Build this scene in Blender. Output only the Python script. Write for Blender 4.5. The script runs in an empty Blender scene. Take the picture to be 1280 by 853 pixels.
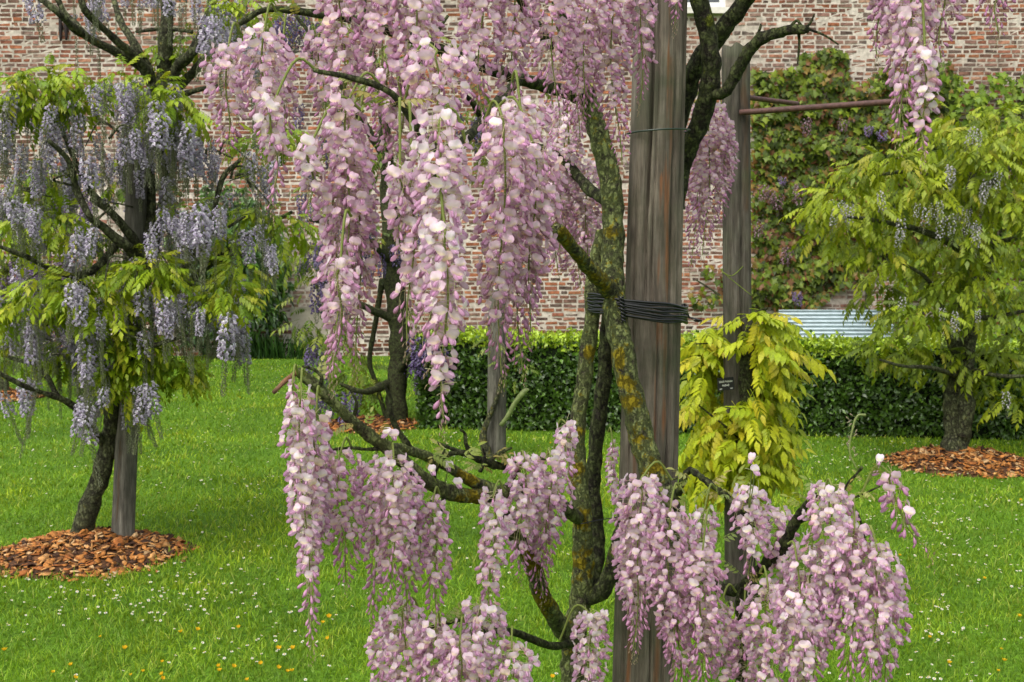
import bpy, math, random
import numpy as np
from mathutils import Vector, Matrix, noise as mnoise

rnd = random.Random(11)
rng = np.random.default_rng(11)
scene = bpy.context.scene

# ------------------------------------------------------------------ camera, sky, sun, exposure
W, H, F = 1280.0, 853.0, 1500.0
CAM = np.array([0.0, 0.0, 1.54])
PITCH = math.atan(112.5 / F)
cam_data = bpy.data.cameras.new('camera')
cam_data.sensor_width = 36.0
cam_data.lens = F / W * 36.0
cam_data.clip_start = 0.05
cam_data.clip_end = 2000.0
cam_data.dof.use_dof = True
cam_data.dof.focus_distance = 2.2
cam_data.dof.aperture_fstop = 22.0
camera = bpy.data.objects.new('camera', cam_data)
scene.collection.objects.link(camera)
camera.location = CAM
camera.rotation_euler = (math.pi / 2 - PITCH, 0, 0)
scene.camera = camera

SUN_EL, SUN_AZ = math.radians(58), math.radians(215)   # azimuth clockwise from +Y
world = bpy.data.worlds.new('World')
scene.world = world
world.use_nodes = True
wn = world.node_tree.nodes; wl = world.node_tree.links
wn.clear()
w_out = wn.new('ShaderNodeOutputWorld'); w_bg = wn.new('ShaderNodeBackground')
w_sky = wn.new('ShaderNodeTexSky'); w_hsv = wn.new('ShaderNodeHueSaturation')
w_sky.sky_type = 'NISHITA'; w_sky.sun_disc = False
w_sky.sun_elevation = SUN_EL; w_sky.sun_rotation = SUN_AZ
w_sky.air_density = 1.6; w_sky.dust_density = 5.0
w_hsv.inputs['Saturation'].default_value = 0.35        # overcast: grey-white cloud light
w_bg.inputs['Strength'].default_value = 0.14
wl.new(w_sky.outputs[0], w_hsv.inputs['Color']); wl.new(w_hsv.outputs[0], w_bg.inputs['Color'])
wl.new(w_bg.outputs[0], w_out.inputs['Surface'])
sun_data = bpy.data.lights.new('sun', 'SUN')
sun_data.energy = 0.75; sun_data.angle = math.radians(60); sun_data.color = (1.0, 0.97, 0.92)
sun = bpy.data.objects.new('sun', sun_data)
scene.collection.objects.link(sun)
sd = Vector((math.sin(SUN_AZ) * math.cos(SUN_EL), math.cos(SUN_AZ) * math.cos(SUN_EL), math.sin(SUN_EL)))
sun.rotation_euler = sd.to_track_quat('Z', 'Y').to_euler()
sun.location = (-4, -6, 12)
scene.view_settings.view_transform = 'Standard'
scene.view_settings.look = 'None'
scene.view_settings.gamma = 1.0
scene.view_settings.use_curve_mapping = False
scene.view_settings.exposure = 1.03
scene.cycles.use_denoising = True
scene.cycles.max_bounces = 6
scene.cycles.diffuse_bounces = 3
scene.cycles.transmission_bounces = 4
scene.cycles.glossy_bounces = 2

# ------------------------------------------------------------------ helpers
UPV = np.array([0.0, math.sin(PITCH), math.cos(PITCH)])
FWD = np.array([0.0, math.cos(PITCH), -math.sin(PITCH)])
RGT = np.array([1.0, 0.0, 0.0])
def ray(px, py):
    return FWD + (px - W / 2) / F * RGT + (H / 2 - py) / F * UPV
def P(px, py, Y):                      # the point of that pixel's direction at distance Y into the garden
    r = ray(px, py)
    return CAM + r * (Y / r[1])
def G(px, py, z=0.0):                  # where that direction meets the ground
    r = ray(px, py)
    return CAM + r * ((z - CAM[2]) / r[2])
def project(p):
    q = np.asarray(p) - CAM
    d = q @ FWD
    return W / 2 + F * (q @ RGT) / d, H / 2 - F * (q @ UPV) / d, d
def unit(v):
    v = np.asarray(v, float)
    return v / np.maximum(np.linalg.norm(v, axis=-1, keepdims=True), 1e-9)
def frames(d, up):                     # rotation matrices with x along d and z near up
    x = unit(d); y = unit(np.cross(up, x)); z = np.cross(x, y)
    return np.stack([x, y, z], axis=-1)
def n3(p, s=1.0, o=0.0):
    return mnoise.noise(Vector((p[0] * s + o, p[1] * s + o * 1.7, p[2] * s - o)))

class MB:
    """collects vertices, faces and point colours and builds one mesh"""
    def __init__(self):
        self.v = []; self.c = []; self.f = {}; self.n = 0
    def add(self, v, faces, col):
        v = np.asarray(v, float).reshape(-1, 3)
        col = np.asarray(col, float)
        if col.ndim == 1: col = np.tile(col, (len(v), 1))
        self.v.append(v); self.c.append(col)
        for f in faces:
            f = np.asarray(f, int)
            if f.size: self.f.setdefault(f.shape[1], []).append(f + self.n)
        self.n += len(v)
    def inst(self, tm, pos, M, tint):
        """tm=(V,[faces],C); pos K,3; M K,3,3 (scaled frames); tint K,3"""
        V, Fs, C = tm
        K = len(pos)
        if K == 0: return
        v = np.einsum('kij,nj->kni', M, V) + pos[:, None, :]
        c = C[None] * tint[:, None, :]
        n = len(V)
        off = (np.arange(K) * n)[:, None, None]
        self.add(v.reshape(-1, 3), [(np.asarray(f)[None] + off).reshape(-1, np.asarray(f).shape[1]) for f in Fs], c.reshape(-1, 3))
    def mesh(self, name, mat, smooth=True):
        me = bpy.data.meshes.new(name)
        v = np.concatenate(self.v); c = np.concatenate(self.c)
        loops = []; tot = []
        for k, fl in self.f.items():
            a = np.concatenate(fl); loops.append(a.reshape(-1)); tot.append(np.full(len(a), k, int))
        loops = np.concatenate(loops); tot = np.concatenate(tot)
        me.vertices.add(len(v)); me.vertices.foreach_set('co', v.reshape(-1))
        me.loops.add(len(loops)); me.loops.foreach_set('vertex_index', loops)
        me.polygons.add(len(tot))
        me.polygons.foreach_set('loop_start', np.concatenate([[0], np.cumsum(tot)[:-1]]))
        me.polygons.foreach_set('loop_total', tot)
        me.polygons.foreach_set('use_smooth', np.full(len(tot), smooth))
        at = me.attributes.new('Col', 'FLOAT_COLOR', 'POINT')
        at.data.foreach_set('color', np.concatenate([c, np.ones((len(c), 1))], axis=1).reshape(-1))
        me.update(calc_edges=True)
        me.materials.append(mat)
        return me

coll = scene.collection
def link(name, me, parent=None, loc=(0, 0, 0)):
    o = bpy.data.objects.new(name, me)
    coll.objects.link(o)
    o.location = loc
    if parent is not None: o.parent = parent
    return o
def tag(o, label=None, cat=None, group=None, kind=None):
    if label: o['label'] = label
    if cat: o['category'] = cat
    if group: o['group'] = group
    if kind: o['kind'] = kind
    return o
def thing(name, label, cat, loc, group=None):
    o = bpy.data.objects.new(name, None)
    coll.objects.link(o); o.location = loc; o.empty_display_size = 0.1
    return tag(o, label, cat, group)
def part(name, mb, mat, parent, kind=None, smooth=True):
    """build a world-space MB as a child of parent"""
    base = np.array(parent.location) if parent.parent is None else np.array(parent.location) + np.array(parent.parent.location)
    mb.v = [np.concatenate(mb.v) - base]
    o = link(name, mb.mesh(name, mat, smooth), parent)
    if kind: o['kind'] = kind
    return o
def place(o, pos, M, base):
    """local transform of a child (parents carry only a location)"""
    m = Matrix.Identity(4)
    for i in range(3):
        for j in range(3): m[i][j] = M[i, j]
        m[i][3] = pos[i] - base[i]
    o.matrix_local = m

def box(mb, c, s, col=(1, 1, 1), jit=0.0, R=None):
    v = np.array([[x, y, z] for x in (-.5, .5) for y in (-.5, .5) for z in (-.5, .5)]) * s
    if jit: v = v + rng.uniform(-jit, jit, v.shape)
    if R is not None: v = v @ np.asarray(R).T
    mb.add(v + c, [[[0, 1, 3, 2], [4, 6, 7, 5], [0, 4, 5, 1], [2, 3, 7, 6], [0, 2, 6, 4], [1, 5, 7, 3]]], col)

def smooth_path(pts, n):
    pts = np.asarray(pts, float)
    if len(pts) < 3:
        t = np.linspace(0, 1, n)[:, None]
        return pts[0] * (1 - t) + pts[-1] * t
    q = np.vstack([2 * pts[0] - pts[1], pts, 2 * pts[-1] - pts[-2]])
    out = []
    segs = len(pts) - 1
    for u in np.linspace(0, segs - 1e-6, n):
        i = int(u); t = u - i
        a, b, c, d = q[i], q[i + 1], q[i + 2], q[i + 3]
        out.append(0.5 * (2 * b + (c - a) * t + (2 * a - 5 * b + 4 * c - d) * t * t + (3 * b - a - 3 * c + d) * t ** 3))
    return np.array(out)

def tube(mb, pts, rad, sides=8, col=(1, 1, 1), bump=0.0, bs=20.0, n=None, cap=True, colf=None):
    """a swept tube through pts with per-point radii, with knobbly relief"""
    pts = np.asarray(pts, float)
    if n:
        k = pts.shape[1]
        allp = smooth_path(np.hstack([pts, np.asarray(rad, float)[:, None] if not np.isscalar(rad) else np.full((len(pts), 1), rad)]), n)
        pts, rad = allp[:, :3], allp[:, 3]
    rad = np.maximum(np.full(len(pts), rad) if np.isscalar(rad) else np.asarray(rad, float), 1e-4)
    t = unit(np.gradient(pts, axis=0))
    up = np.array([0, 0, 1.0]) if abs(t[0][2]) < .9 else np.array([1.0, 0, 0])
    a = unit(np.cross(t[0], up))
    ang = np.linspace(0, 2 * math.pi, sides, endpoint=False)
    vs = []
    for i in range(len(pts)):
        a = unit(a - t[i] * (a @ t[i])); b = np.cross(t[i], a)
        ring = np.cos(ang)[:, None] * a + np.sin(ang)[:, None] * b
        r = np.full(sides, rad[i])
        if bump:
            r = r * np.array([1 + bump * (n3(pts[i] + ring[j] * rad[i], bs) + .5 * n3(pts[i] + ring[j] * rad[i], bs * 2.7, 5)) for j in range(sides)])
        vs.append(pts[i] + ring * r[:, None])
    v = np.concatenate(vs)
    m = len(pts)
    i0 = np.arange(m - 1)[:, None] * sides; j = np.arange(sides)[None]; j2 = (j + 1) % sides
    f = np.stack([i0 + j, i0 + j2, i0 + sides + j2, i0 + sides + j], -1).reshape(-1, 4)
    fs = [f]
    if cap:
        v = np.vstack([v, pts[0] - t[0] * rad[0] * .3, pts[-1] + t[-1] * rad[-1] * .5])
        k = len(v)
        c0 = np.stack([np.full(sides, k - 2), (np.arange(sides) + 1) % sides, np.arange(sides)], -1)
        e = (m - 1) * sides
        c1 = np.stack([np.full(sides, k - 1), e + np.arange(sides), e + (np.arange(sides) + 1) % sides], -1)
        fs.append(np.vstack([c0, c1]))
    if colf is not None: col = np.array([colf(q) for q in v])
    mb.add(v, fs, col)

# ------------------------------------------------------------------ materials
def new_mat(name):
    m = bpy.data.materials.new(name); m.use_nodes = True
    nt = m.node_tree; nt.nodes.clear()
    out = nt.nodes.new('ShaderNodeOutputMaterial')
    return m, nt, out
def N(nt, typ, **kw):
    n = nt.nodes.new(typ)
    for k, v in kw.items():
        if k in n.inputs: n.inputs[k].default_value = v
        else: setattr(n, k, v)
    return n
def ramp(nt, stops):
    r = nt.nodes.new('ShaderNodeValToRGB')
    el = r.color_ramp.elements
    el[0].position, el[0].color = stops[0][0], (*stops[0][1], 1)
    el[1].position, el[1].color = stops[-1][0], (*stops[-1][1], 1)
    for p, c in stops[1:-1]:
        e = el.new(p); e.color = (*c, 1)
    return r
def mixc(nt, blend, fac, a, b):
    m = nt.nodes.new('ShaderNodeMix'); m.data_type = 'RGBA'; m.blend_type = blend
    for sock, val in ((m.inputs[0], fac), (m.inputs[6], a), (m.inputs[7], b)):
        if hasattr(val, 'links'): nt.links.new(val, sock)
        elif isinstance(val, tuple): sock.default_value = (*val, 1)
        else: sock.default_value = val
    return m.outputs[2]
def grey(v): return (v, v, v)

def leaf_mat(name, rough=0.45, trans=0.3, spec=0.35, nscale=40.0, namp=0.35, tcol=(1.0, 1.0, 0.6)):
    m, nt, out = new_mat(name)
    at = N(nt, 'ShaderNodeAttribute', attribute_name='Col')
    tc = N(nt, 'ShaderNodeTexCoord')
    nz = N(nt, 'ShaderNodeTexNoise', Scale=nscale, Detail=3.0)
    nt.links.new(tc.outputs['Object'], nz.inputs['Vector'])
    r = ramp(nt, [(0.3, grey(1 - namp)), (0.7, grey(1 + namp * .5))])
    nt.links.new(nz.outputs['Fac'], r.inputs[0])
    col = mixc(nt, 'MULTIPLY', 1.0, at.outputs['Color'], r.outputs[0])
    b = N(nt, 'ShaderNodeBsdfPrincipled', Roughness=rough)
    b.inputs['Specular IOR Level'].default_value = spec
    nt.links.new(col, b.inputs['Base Color'])
    tr = N(nt, 'ShaderNodeBsdfTranslucent')
    nt.links.new(mixc(nt, 'MULTIPLY', 1.0, col, tcol), tr.inputs['Color'])
    mx = N(nt, 'ShaderNodeMixShader'); mx.inputs[0].default_value = trans
    nt.links.new(b.outputs[0], mx.inputs[1]); nt.links.new(tr.outputs[0], mx.inputs[2])
    nt.links.new(mx.outputs[0], out.inputs['Surface'])
    return m

def vc_mat(name, rough=0.8, spec=0.2, nscale=30.0, namp=0.4, bump=0.0, bscale=60.0, metal=0.0):
    # colour from the Col attribute with fine wear
    m, nt, out = new_mat(name)
    at = N(nt, 'ShaderNodeAttribute', attribute_name='Col')
    tc = N(nt, 'ShaderNodeTexCoord')
    nz = N(nt, 'ShaderNodeTexNoise', Scale=nscale, Detail=5.0)
    nt.links.new(tc.outputs['Object'], nz.inputs['Vector'])
    r = ramp(nt, [(0.3, grey(1 - namp)), (0.7, grey(1 + namp * .5))])
    nt.links.new(nz.outputs['Fac'], r.inputs[0])
    b = N(nt, 'ShaderNodeBsdfPrincipled', Roughness=rough, Metallic=metal)
    b.inputs['Specular IOR Level'].default_value = spec
    nt.links.new(mixc(nt, 'MULTIPLY', 1.0, at.outputs['Color'], r.outputs[0]), b.inputs['Base Color'])
    if bump:
        nb = N(nt, 'ShaderNodeTexNoise', Scale=bscale, Detail=6.0)
        nt.links.new(tc.outputs['Object'], nb.inputs['Vector'])
        bp = N(nt, 'ShaderNodeBump', Strength=bump, Distance=0.01)
        nt.links.new(nb.outputs['Fac'], bp.inputs['Height']); nt.links.new(bp.outputs[0], b.inputs['Normal'])
    nt.links.new(b.outputs[0], out.inputs['Surface'])
    return m

def bark_mat(name, bark_a, bark_b, lichen, lich_lo, lich_hi, scale=1.0, moss=(0.22, 0.17, 0.012)):
    """bark with grey-green lichen; the Col attribute's red channel carries where mustard moss cushions grow"""
    m, nt, out = new_mat(name)
    tc = N(nt, 'ShaderNodeTexCoord'); at = N(nt, 'ShaderNodeAttribute', attribute_name='Col')
    sp = N(nt, 'ShaderNodeSeparateColor'); nt.links.new(at.outputs['Color'], sp.inputs[0])
    fine = N(nt, 'ShaderNodeTexNoise', Scale=170.0 * scale, Detail=6.0, Roughness=0.7)
    mid = N(nt, 'ShaderNodeTexNoise', Scale=48.0 * scale, Detail=6.0, Roughness=0.75)
    vor = N(nt, 'ShaderNodeTexVoronoi', Scale=120.0 * scale)
    for n in (fine, mid, vor): nt.links.new(tc.outputs['Object'], n.inputs['Vector'])
    r1 = ramp(nt, [(0.35, bark_a), (0.65, bark_b)]); nt.links.new(fine.outputs['Fac'], r1.inputs[0])
    r2 = ramp(nt, [(lich_lo, grey(0)), (lich_hi, grey(1))]); nt.links.new(mid.outputs['Fac'], r2.inputs[0])
    r3 = ramp(nt, [(0.3, tuple(c * .5 for c in lichen)), (0.62, lichen), (.78, tuple(min(1, c * 1.7) for c in lichen))])
    nt.links.new(fine.outputs['Fac'], r3.inputs[0])
    c = mixc(nt, 'MIX', r2.outputs[0], r1.outputs[0], r3.outputs[0])
    mm = N(nt, 'ShaderNodeMath', operation='MULTIPLY_ADD'); mm.inputs[1].default_value = 2.6; mm.inputs[2].default_value = -1.3
    nt.links.new(mid.outputs['Fac'], mm.inputs[0])
    ad = N(nt, 'ShaderNodeMath', operation='ADD'); nt.links.new(mm.outputs[0], ad.inputs[0]); nt.links.new(sp.outputs[0], ad.inputs[1])
    r4 = ramp(nt, [(0.40, grey(0)), (0.66, grey(1))]); nt.links.new(ad.outputs[0], r4.inputs[0])
    r5 = ramp(nt, [(0.3, tuple(x * .45 for x in moss)), (0.6, moss), (.75, (moss[0] * 1.35, moss[1] * 1.1, moss[2]))]); nt.links.new(fine.outputs['Fac'], r5.inputs[0])
    c = mixc(nt, 'MIX', r4.outputs[0], c, r5.outputs[0])
    mpv = N(nt, 'ShaderNodeMapping'); mpv.inputs['Scale'].default_value = (1, 1, .42)
    nt.links.new(tc.outputs['Object'], mpv.inputs['Vector'])
    wob = mixc(nt, 'ADD', 0.035 / scale, mpv.outputs[0], mid.outputs['Color'])
    pl = N(nt, 'ShaderNodeTexVoronoi', Scale=85.0 * scale, feature='DISTANCE_TO_EDGE'); nt.links.new(wob, pl.inputs['Vector'])
    rp = ramp(nt, [(0.0, grey(.30)), (0.16, grey(1.0))]); nt.links.new(pl.outputs['Distance'], rp.inputs[0])
    c = mixc(nt, 'MULTIPLY', 0.5, c, rp.outputs[0])
    b = N(nt, 'ShaderNodeBsdfPrincipled', Roughness=0.9); b.inputs['Specular IOR Level'].default_value = 0.15
    nt.links.new(c, b.inputs['Base Color'])
    hs = N(nt, 'ShaderNodeMath', operation='ADD'); nt.links.new(rp.outputs[0], hs.inputs[0]); nt.links.new(mid.outputs['Fac'], hs.inputs[1])
    bp = N(nt, 'ShaderNodeBump', Strength=1.0, Distance=0.008 / scale)
    nt.links.new(hs.outputs[0], bp.inputs['Height']); nt.links.new(bp.outputs[0], b.inputs['Normal'])
    nt.links.new(b.outputs[0], out.inputs['Surface'])
    return m

def wood_mat(name, base, dark, warm, grey_c, sc=1.0, algae=0.0):
    """weathered timber: grain along z, warm patches where Col red is high"""
    m, nt, out = new_mat(name)
    tc = N(nt, 'ShaderNodeTexCoord'); mp = N(nt, 'ShaderNodeMapping')
    mp.inputs['Scale'].default_value = (55 * sc, 55 * sc, 5.0 * sc)
    nt.links.new(tc.outputs['Object'], mp.inputs['Vector'])
    g = N(nt, 'ShaderNodeTexNoise', Scale=1.0, Detail=8.0, Roughness=0.7); nt.links.new(mp.outputs[0], g.inputs['Vector'])
    mp2 = N(nt, 'ShaderNodeMapping'); mp2.inputs['Scale'].default_value = (16 * sc, 16 * sc, 4.0 * sc)
    nt.links.new(tc.outputs['Object'], mp2.inputs['Vector'])
    pz = N(nt, 'ShaderNodeTexNoise', Scale=1.0, Detail=5.0, Roughness=0.6); nt.links.new(mp2.outputs[0], pz.inputs['Vector'])
    mp3 = N(nt, 'ShaderNodeMapping'); mp3.inputs['Scale'].default_value = (230 * sc, 230 * sc, 14 * sc)
    nt.links.new(tc.outputs['Object'], mp3.inputs['Vector'])
    g3 = N(nt, 'ShaderNodeTexNoise', Scale=1.0, Detail=4.0); nt.links.new(mp3.outputs[0], g3.inputs['Vector'])
    r1 = ramp(nt, [(0.30, dark), (0.46, base), (0.66, grey_c)]); nt.links.new(g.outputs['Fac'], r1.inputs[0])
    r2 = ramp(nt, [(0.4, grey(0.6)), (0.62, grey(1.25))]); nt.links.new(pz.outputs['Fac'], r2.inputs[0])
    c = mixc(nt, 'MULTIPLY', 0.9, r1.outputs[0], r2.outputs[0])
    at = N(nt, 'ShaderNodeAttribute', attribute_name='Col')
    sp = N(nt, 'ShaderNodeSeparateColor'); nt.links.new(at.outputs['Color'], sp.inputs[0])
    wv = N(nt, 'ShaderNodeMath', operation='MULTIPLY'); nt.links.new(sp.outputs[0], wv.inputs[0]); nt.links.new(g.outputs['Fac'], wv.inputs[1])
    rw = ramp(nt, [(0.2, grey(0)), (0.5, grey(1))]); nt.links.new(wv.outputs[0], rw.inputs[0])
    c = mixc(nt, 'MIX', rw.outputs[0], c, warm)
    al = N(nt, 'ShaderNodeTexNoise', Scale=6.5, Detail=7.0, Roughness=0.65); nt.links.new(tc.outputs['Object'], al.inputs['Vector'])
    ra = ramp(nt, [(0.46, grey(0)), (0.66, grey(algae))]); nt.links.new(al.outputs['Fac'], ra.inputs[0])
    c = mixc(nt, 'MIX', ra.outputs[0], c, (0.052, 0.060, 0.030))
    kn = N(nt, 'ShaderNodeTexVoronoi', Scale=1.0); mpk = N(nt, 'ShaderNodeMapping'); mpk.inputs['Scale'].default_value = (14, 14, 5.5)
    nt.links.new(tc.outputs['Object'], mpk.inputs['Vector']); nt.links.new(mpk.outputs[0], kn.inputs['Vector'])
    rk = ramp(nt, [(0.05, grey(.35)), (0.16, grey(1.0))]); nt.links.new(kn.outputs['Distance'], rk.inputs[0])
    c = mixc(nt, 'MULTIPLY', 0.8, c, rk.outputs[0])
    rg = ramp(nt, [(0.35, grey(0.55)), (0.55, grey(1.1))]); nt.links.new(g3.outputs['Fac'], rg.inputs[0])
    c = mixc(nt, 'MULTIPLY', 0.5, c, rg.outputs[0])
    b = N(nt, 'ShaderNodeBsdfPrincipled', Roughness=0.8); b.inputs['Specular IOR Level'].default_value = 0.25
    nt.links.new(c, b.inputs['Base Color'])
    bp = N(nt, 'ShaderNodeBump', Strength=0.7, Distance=0.003)
    ad = N(nt, 'ShaderNodeMath', operation='ADD'); nt.links.new(g.outputs['Fac'], ad.inputs[0]); nt.links.new(g3.outputs['Fac'], ad.inputs[1])
    nt.links.new(ad.outputs[0], bp.inputs['Height']); nt.links.new(bp.outputs[0], b.inputs['Normal'])
    nt.links.new(b.outputs[0], out.inputs['Surface'])
    return m

M_PETAL = leaf_mat('petal', 0.6, 0.44, 0.25, 60, 0.10, (1, .97, .98))
M_LEAF = leaf_mat('leaf', 0.45, 0.38, 0.3, 25, 0.3)
M_GLOSSY = leaf_mat('glossy_leaf', 0.35, 0.2, 0.5, 20, 0.35)
M_GRASS = leaf_mat('grass_blade', 0.5, 0.35, 0.25, 3, 0.25)
M_BRICK = vc_mat('brick', 0.9, 0.1, 14, 0.55, 0.6, 40)
M_CHIP = vc_mat('wood_chip', 0.8, 0.15, 45, 0.5, 0.4, 90)
M_WIRE = vc_mat('wire', 0.35, 0.5, 50, 0.2)
M_RUST = vc_mat('rusty_steel', 0.6, 0.3, 60, 0.45, 0.2, 200)
M_PAINT = vc_mat('paint', 0.5, 0.3, 12, 0.15)
M_BARK = bark_mat('bark_lichen', (0.026, 0.021, 0.016), (0.085, 0.068, 0.050), (0.205, 0.24, 0.085), 0.36, 0.52, moss=(0.27, 0.21, 0.012))
M_BARKD = bark_mat('bark_mossy_dark', (0.016, 0.013, 0.01), (0.05, 0.042, 0.03), (0.105, 0.125, 0.045), 0.40, 0.57, moss=(0.16, 0.18, 0.02))
M_BARKF = bark_mat('bark_distant', (0.02, 0.017, 0.013), (0.07, 0.06, 0.045), (0.16, 0.175, 0.085), 0.38, 0.56, 0.5)
M_POST = wood_mat('weathered_post', (0.118, 0.096, 0.072), (0.048, 0.038, 0.028), (0.17, 0.075, 0.034), (0.185, 0.16, 0.125), algae=0.7)
M_POSTB = wood_mat('brown_split_post', (0.052, 0.043, 0.032), (0.014, 0.012, 0.009), (0.06, 0.036, 0.02), (0.10, 0.09, 0.072), algae=0.6)
M_POSTG = wood_mat('grey_post', (0.095, 0.088, 0.068), (0.03, 0.026, 0.02), (0.07, 0.045, 0.025), (0.16, 0.15, 0.12))

def lawn_mat():
    m, nt, out = new_mat('lawn_soil')
    tc = N(nt, 'ShaderNodeTexCoord')
    a = N(nt, 'ShaderNodeTexNoise', Scale=0.9, Detail=6.0); b_ = N(nt, 'ShaderNodeTexNoise', Scale=45.0, Detail=4.0)
    for n in (a, b_): nt.links.new(tc.outputs['Object'], n.inputs['Vector'])
    r1 = ramp(nt, [(0.35, (0.05, 0.11, 0.008)), (0.65, (0.09, 0.18, 0.012))]); nt.links.new(a.outputs['Fac'], r1.inputs[0])
    r2 = ramp(nt, [(0.3, grey(.45)), (0.7, grey(1.3))]); nt.links.new(b_.outputs['Fac'], r2.inputs[0])
    b = N(nt, 'ShaderNodeBsdfPrincipled', Roughness=0.9); b.inputs['Specular IOR Level'].default_value = 0.1
    nt.links.new(mixc(nt, 'MULTIPLY', 1.0, r1.outputs[0], r2.outputs[0]), b.inputs['Base Color'])
    nt.links.new(b.outputs[0], out.inputs['Surface'])
    return m
def mortar_mat():
    m, nt, out = new_mat('lime_mortar')
    tc = N(nt, 'ShaderNodeTexCoord')
    a = N(nt, 'ShaderNodeTexNoise', Scale=1.1, Detail=6.0); b_ = N(nt, 'ShaderNodeTexNoise', Scale=18.0, Detail=6.0)
    for n in (a, b_): nt.links.new(tc.outputs['Object'], n.inputs['Vector'])
    r1 = ramp(nt, [(0.3, (0.36, 0.30, 0.245)), (0.6, (0.56, 0.495, 0.425))]); nt.links.new(a.outputs['Fac'], r1.inputs[0])
    r2 = ramp(nt, [(0.3, grey(.62)), (0.62, grey(1.1))]); nt.links.new(b_.outputs['Fac'], r2.inputs[0])
    b = N(nt, 'ShaderNodeBsdfPrincipled', Roughness=0.95); b.inputs['Specular IOR Level'].default_value = 0.05
    nt.links.new(mixc(nt, 'MULTIPLY', 1.0, r1.outputs[0], r2.outputs[0]), b.inputs['Base Color'])
    bp = N(nt, 'ShaderNodeBump', Strength=0.8, Distance=0.01); nt.links.new(b_.outputs['Fac'], bp.inputs['Height']); nt.links.new(bp.outputs[0], b.inputs['Normal'])
    nt.links.new(b.outputs[0], out.inputs['Surface'])
    return m
M_LAWN = lawn_mat(); M_MORTAR = mortar_mat()
def glass_mat():
    m, nt, out = new_mat('window_glass')
    b = N(nt, 'ShaderNodeBsdfPrincipled', Roughness=0.08)
    b.inputs['Base Color'].default_value = (0.06, 0.065, 0.07, 1); b.inputs['Specular IOR Level'].default_value = 0.6
    nt.links.new(b.outputs[0], out.inputs['Surface'])
    return m
M_GLASS = glass_mat()

# ------------------------------------------------------------------ ground
mb = MB()
mb.add([[-150, -60, 0], [150, -60, 0], [150, 300, 0], [-150, 300, 0]], [[[0, 1, 2, 3]]], (1, 1, 1))
lawn = link('lawn', mb.mesh('lawn', M_LAWN)); tag(lawn, kind='structure')

MOUNDS = [  # centre pixel on the ground, radius, height
    (112, 694, 0.47, 0.085), (1203, 581, 0.53, 0.10), (462, 533, 0.46, 0.06), (8, 497, 0.42, 0.06)]
mound_c = [(G(a, b), r, h) for a, b, r, h in MOUNDS]
WALL_Y = 17.6
HEDGE_L, HEDGE_R = G(520, 537), G(1280, 552)
hd = unit((HEDGE_R - HEDGE_L)); hn = np.array([-hd[1], hd[0], 0.0])
HEDGE_R = HEDGE_L + hd * 9.0
HEDGE_T = 0.75

def lawn_noise(x, y): return mnoise.noise(Vector((x * .9, y * .9, 3.1))) + .5 * mnoise.noise(Vector((x * 7.5, y * 7.5, 1.1))) + .6 * mnoise.noise(Vector((x * 2.7, y * 2.7, 9.1)))
def blade(h, w, bend):
    z = [0, .55 * h, h]; b = [0, bend * .3, bend]
    V = np.array([[-w / 2, 0, 0], [w / 2, 0, 0], [-w * .4, b[1], z[1]], [w * .4, b[1], z[1]], [0, b[2], z[2]]])
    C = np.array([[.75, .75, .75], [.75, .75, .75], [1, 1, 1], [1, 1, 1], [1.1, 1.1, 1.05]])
    return V, [np.array([[0, 1, 3, 2]]), np.array([[2, 3, 4]])], C
def make_grass():
    n = 235000
    u = rng.uniform(0, 1, n)
    y0, y1, pw = 3.6, 17.5, -0.5           # denser near
    yy = (y0 ** pw + u * (y1 ** pw - y0 ** pw)) ** (1 / pw)
    half = yy * (W / 2 / F) * 1.06 + 0.55
    xx = rng.uniform(-1, 1, n) * half
    keep = np.ones(n, bool)
    for c, r, h in mound_c:
        dd = np.hypot(xx - c[0], yy - c[1]); keep &= dd > r * (.93 + .07 * np.sin(xx * 37 + yy * 23) - .22 * (rng.uniform(0, 1, n) < .12))
    rel = np.stack([xx, yy], 1) - HEDGE_L[:2]
    al = rel @ hd[:2]; ac = rel @ hn[:2]
    keep &= ~((al > .05) & (ac > .06))
    xx, yy = xx[keep], yy[keep]; n = len(xx)
    pos = np.stack([xx, yy, np.full(n, -.002)], 1)
    ln = np.array([lawn_noise(a, b) for a, b in zip(xx, yy)])
    pal = np.array([[0.160, 0.285, 0.014], [0.195, 0.33, 0.016], [0.25, 0.37, 0.022], [0.12, 0.235, 0.012], [0.32, 0.385, 0.06]])
    k = rng.choice(5, n, p=[.32, .3, .18, .14, .06])
    t = pal[k] * (1 + .34 * ln[:, None]) * rng.uniform(.8, 1.2, (n, 1))
    t[:, 0] *= 1 + .25 * np.clip(ln, -1, 1)
    far = np.clip((yy - 8) / 8, 0, 1)[:, None]
    s = (1 + .25 * np.clip(ln, -.8, 1)) * rng.uniform(.6, 1.35, n)
    a = rng.uniform(0, 2 * math.pi, n); tl = rng.normal(0, .38, n); tl2 = rng.normal(0, .38, n)
    x = np.stack([np.cos(a), np.sin(a), np.zeros(n)], 1)
    z = unit(np.stack([tl, tl2, np.ones(n)], 1))
    y = unit(np.cross(z, x)); x = np.cross(y, z)
    wid = np.clip(yy / 4.4, .95, 3.8)
    M = np.stack([x * (s * wid)[:, None], y * s[:, None], z * s[:, None]], -1)
    mb = MB()
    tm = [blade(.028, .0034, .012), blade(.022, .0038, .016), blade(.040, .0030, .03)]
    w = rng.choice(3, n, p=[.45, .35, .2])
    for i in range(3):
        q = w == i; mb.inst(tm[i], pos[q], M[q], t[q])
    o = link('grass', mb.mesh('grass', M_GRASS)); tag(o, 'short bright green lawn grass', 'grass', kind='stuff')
make_grass()

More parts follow.
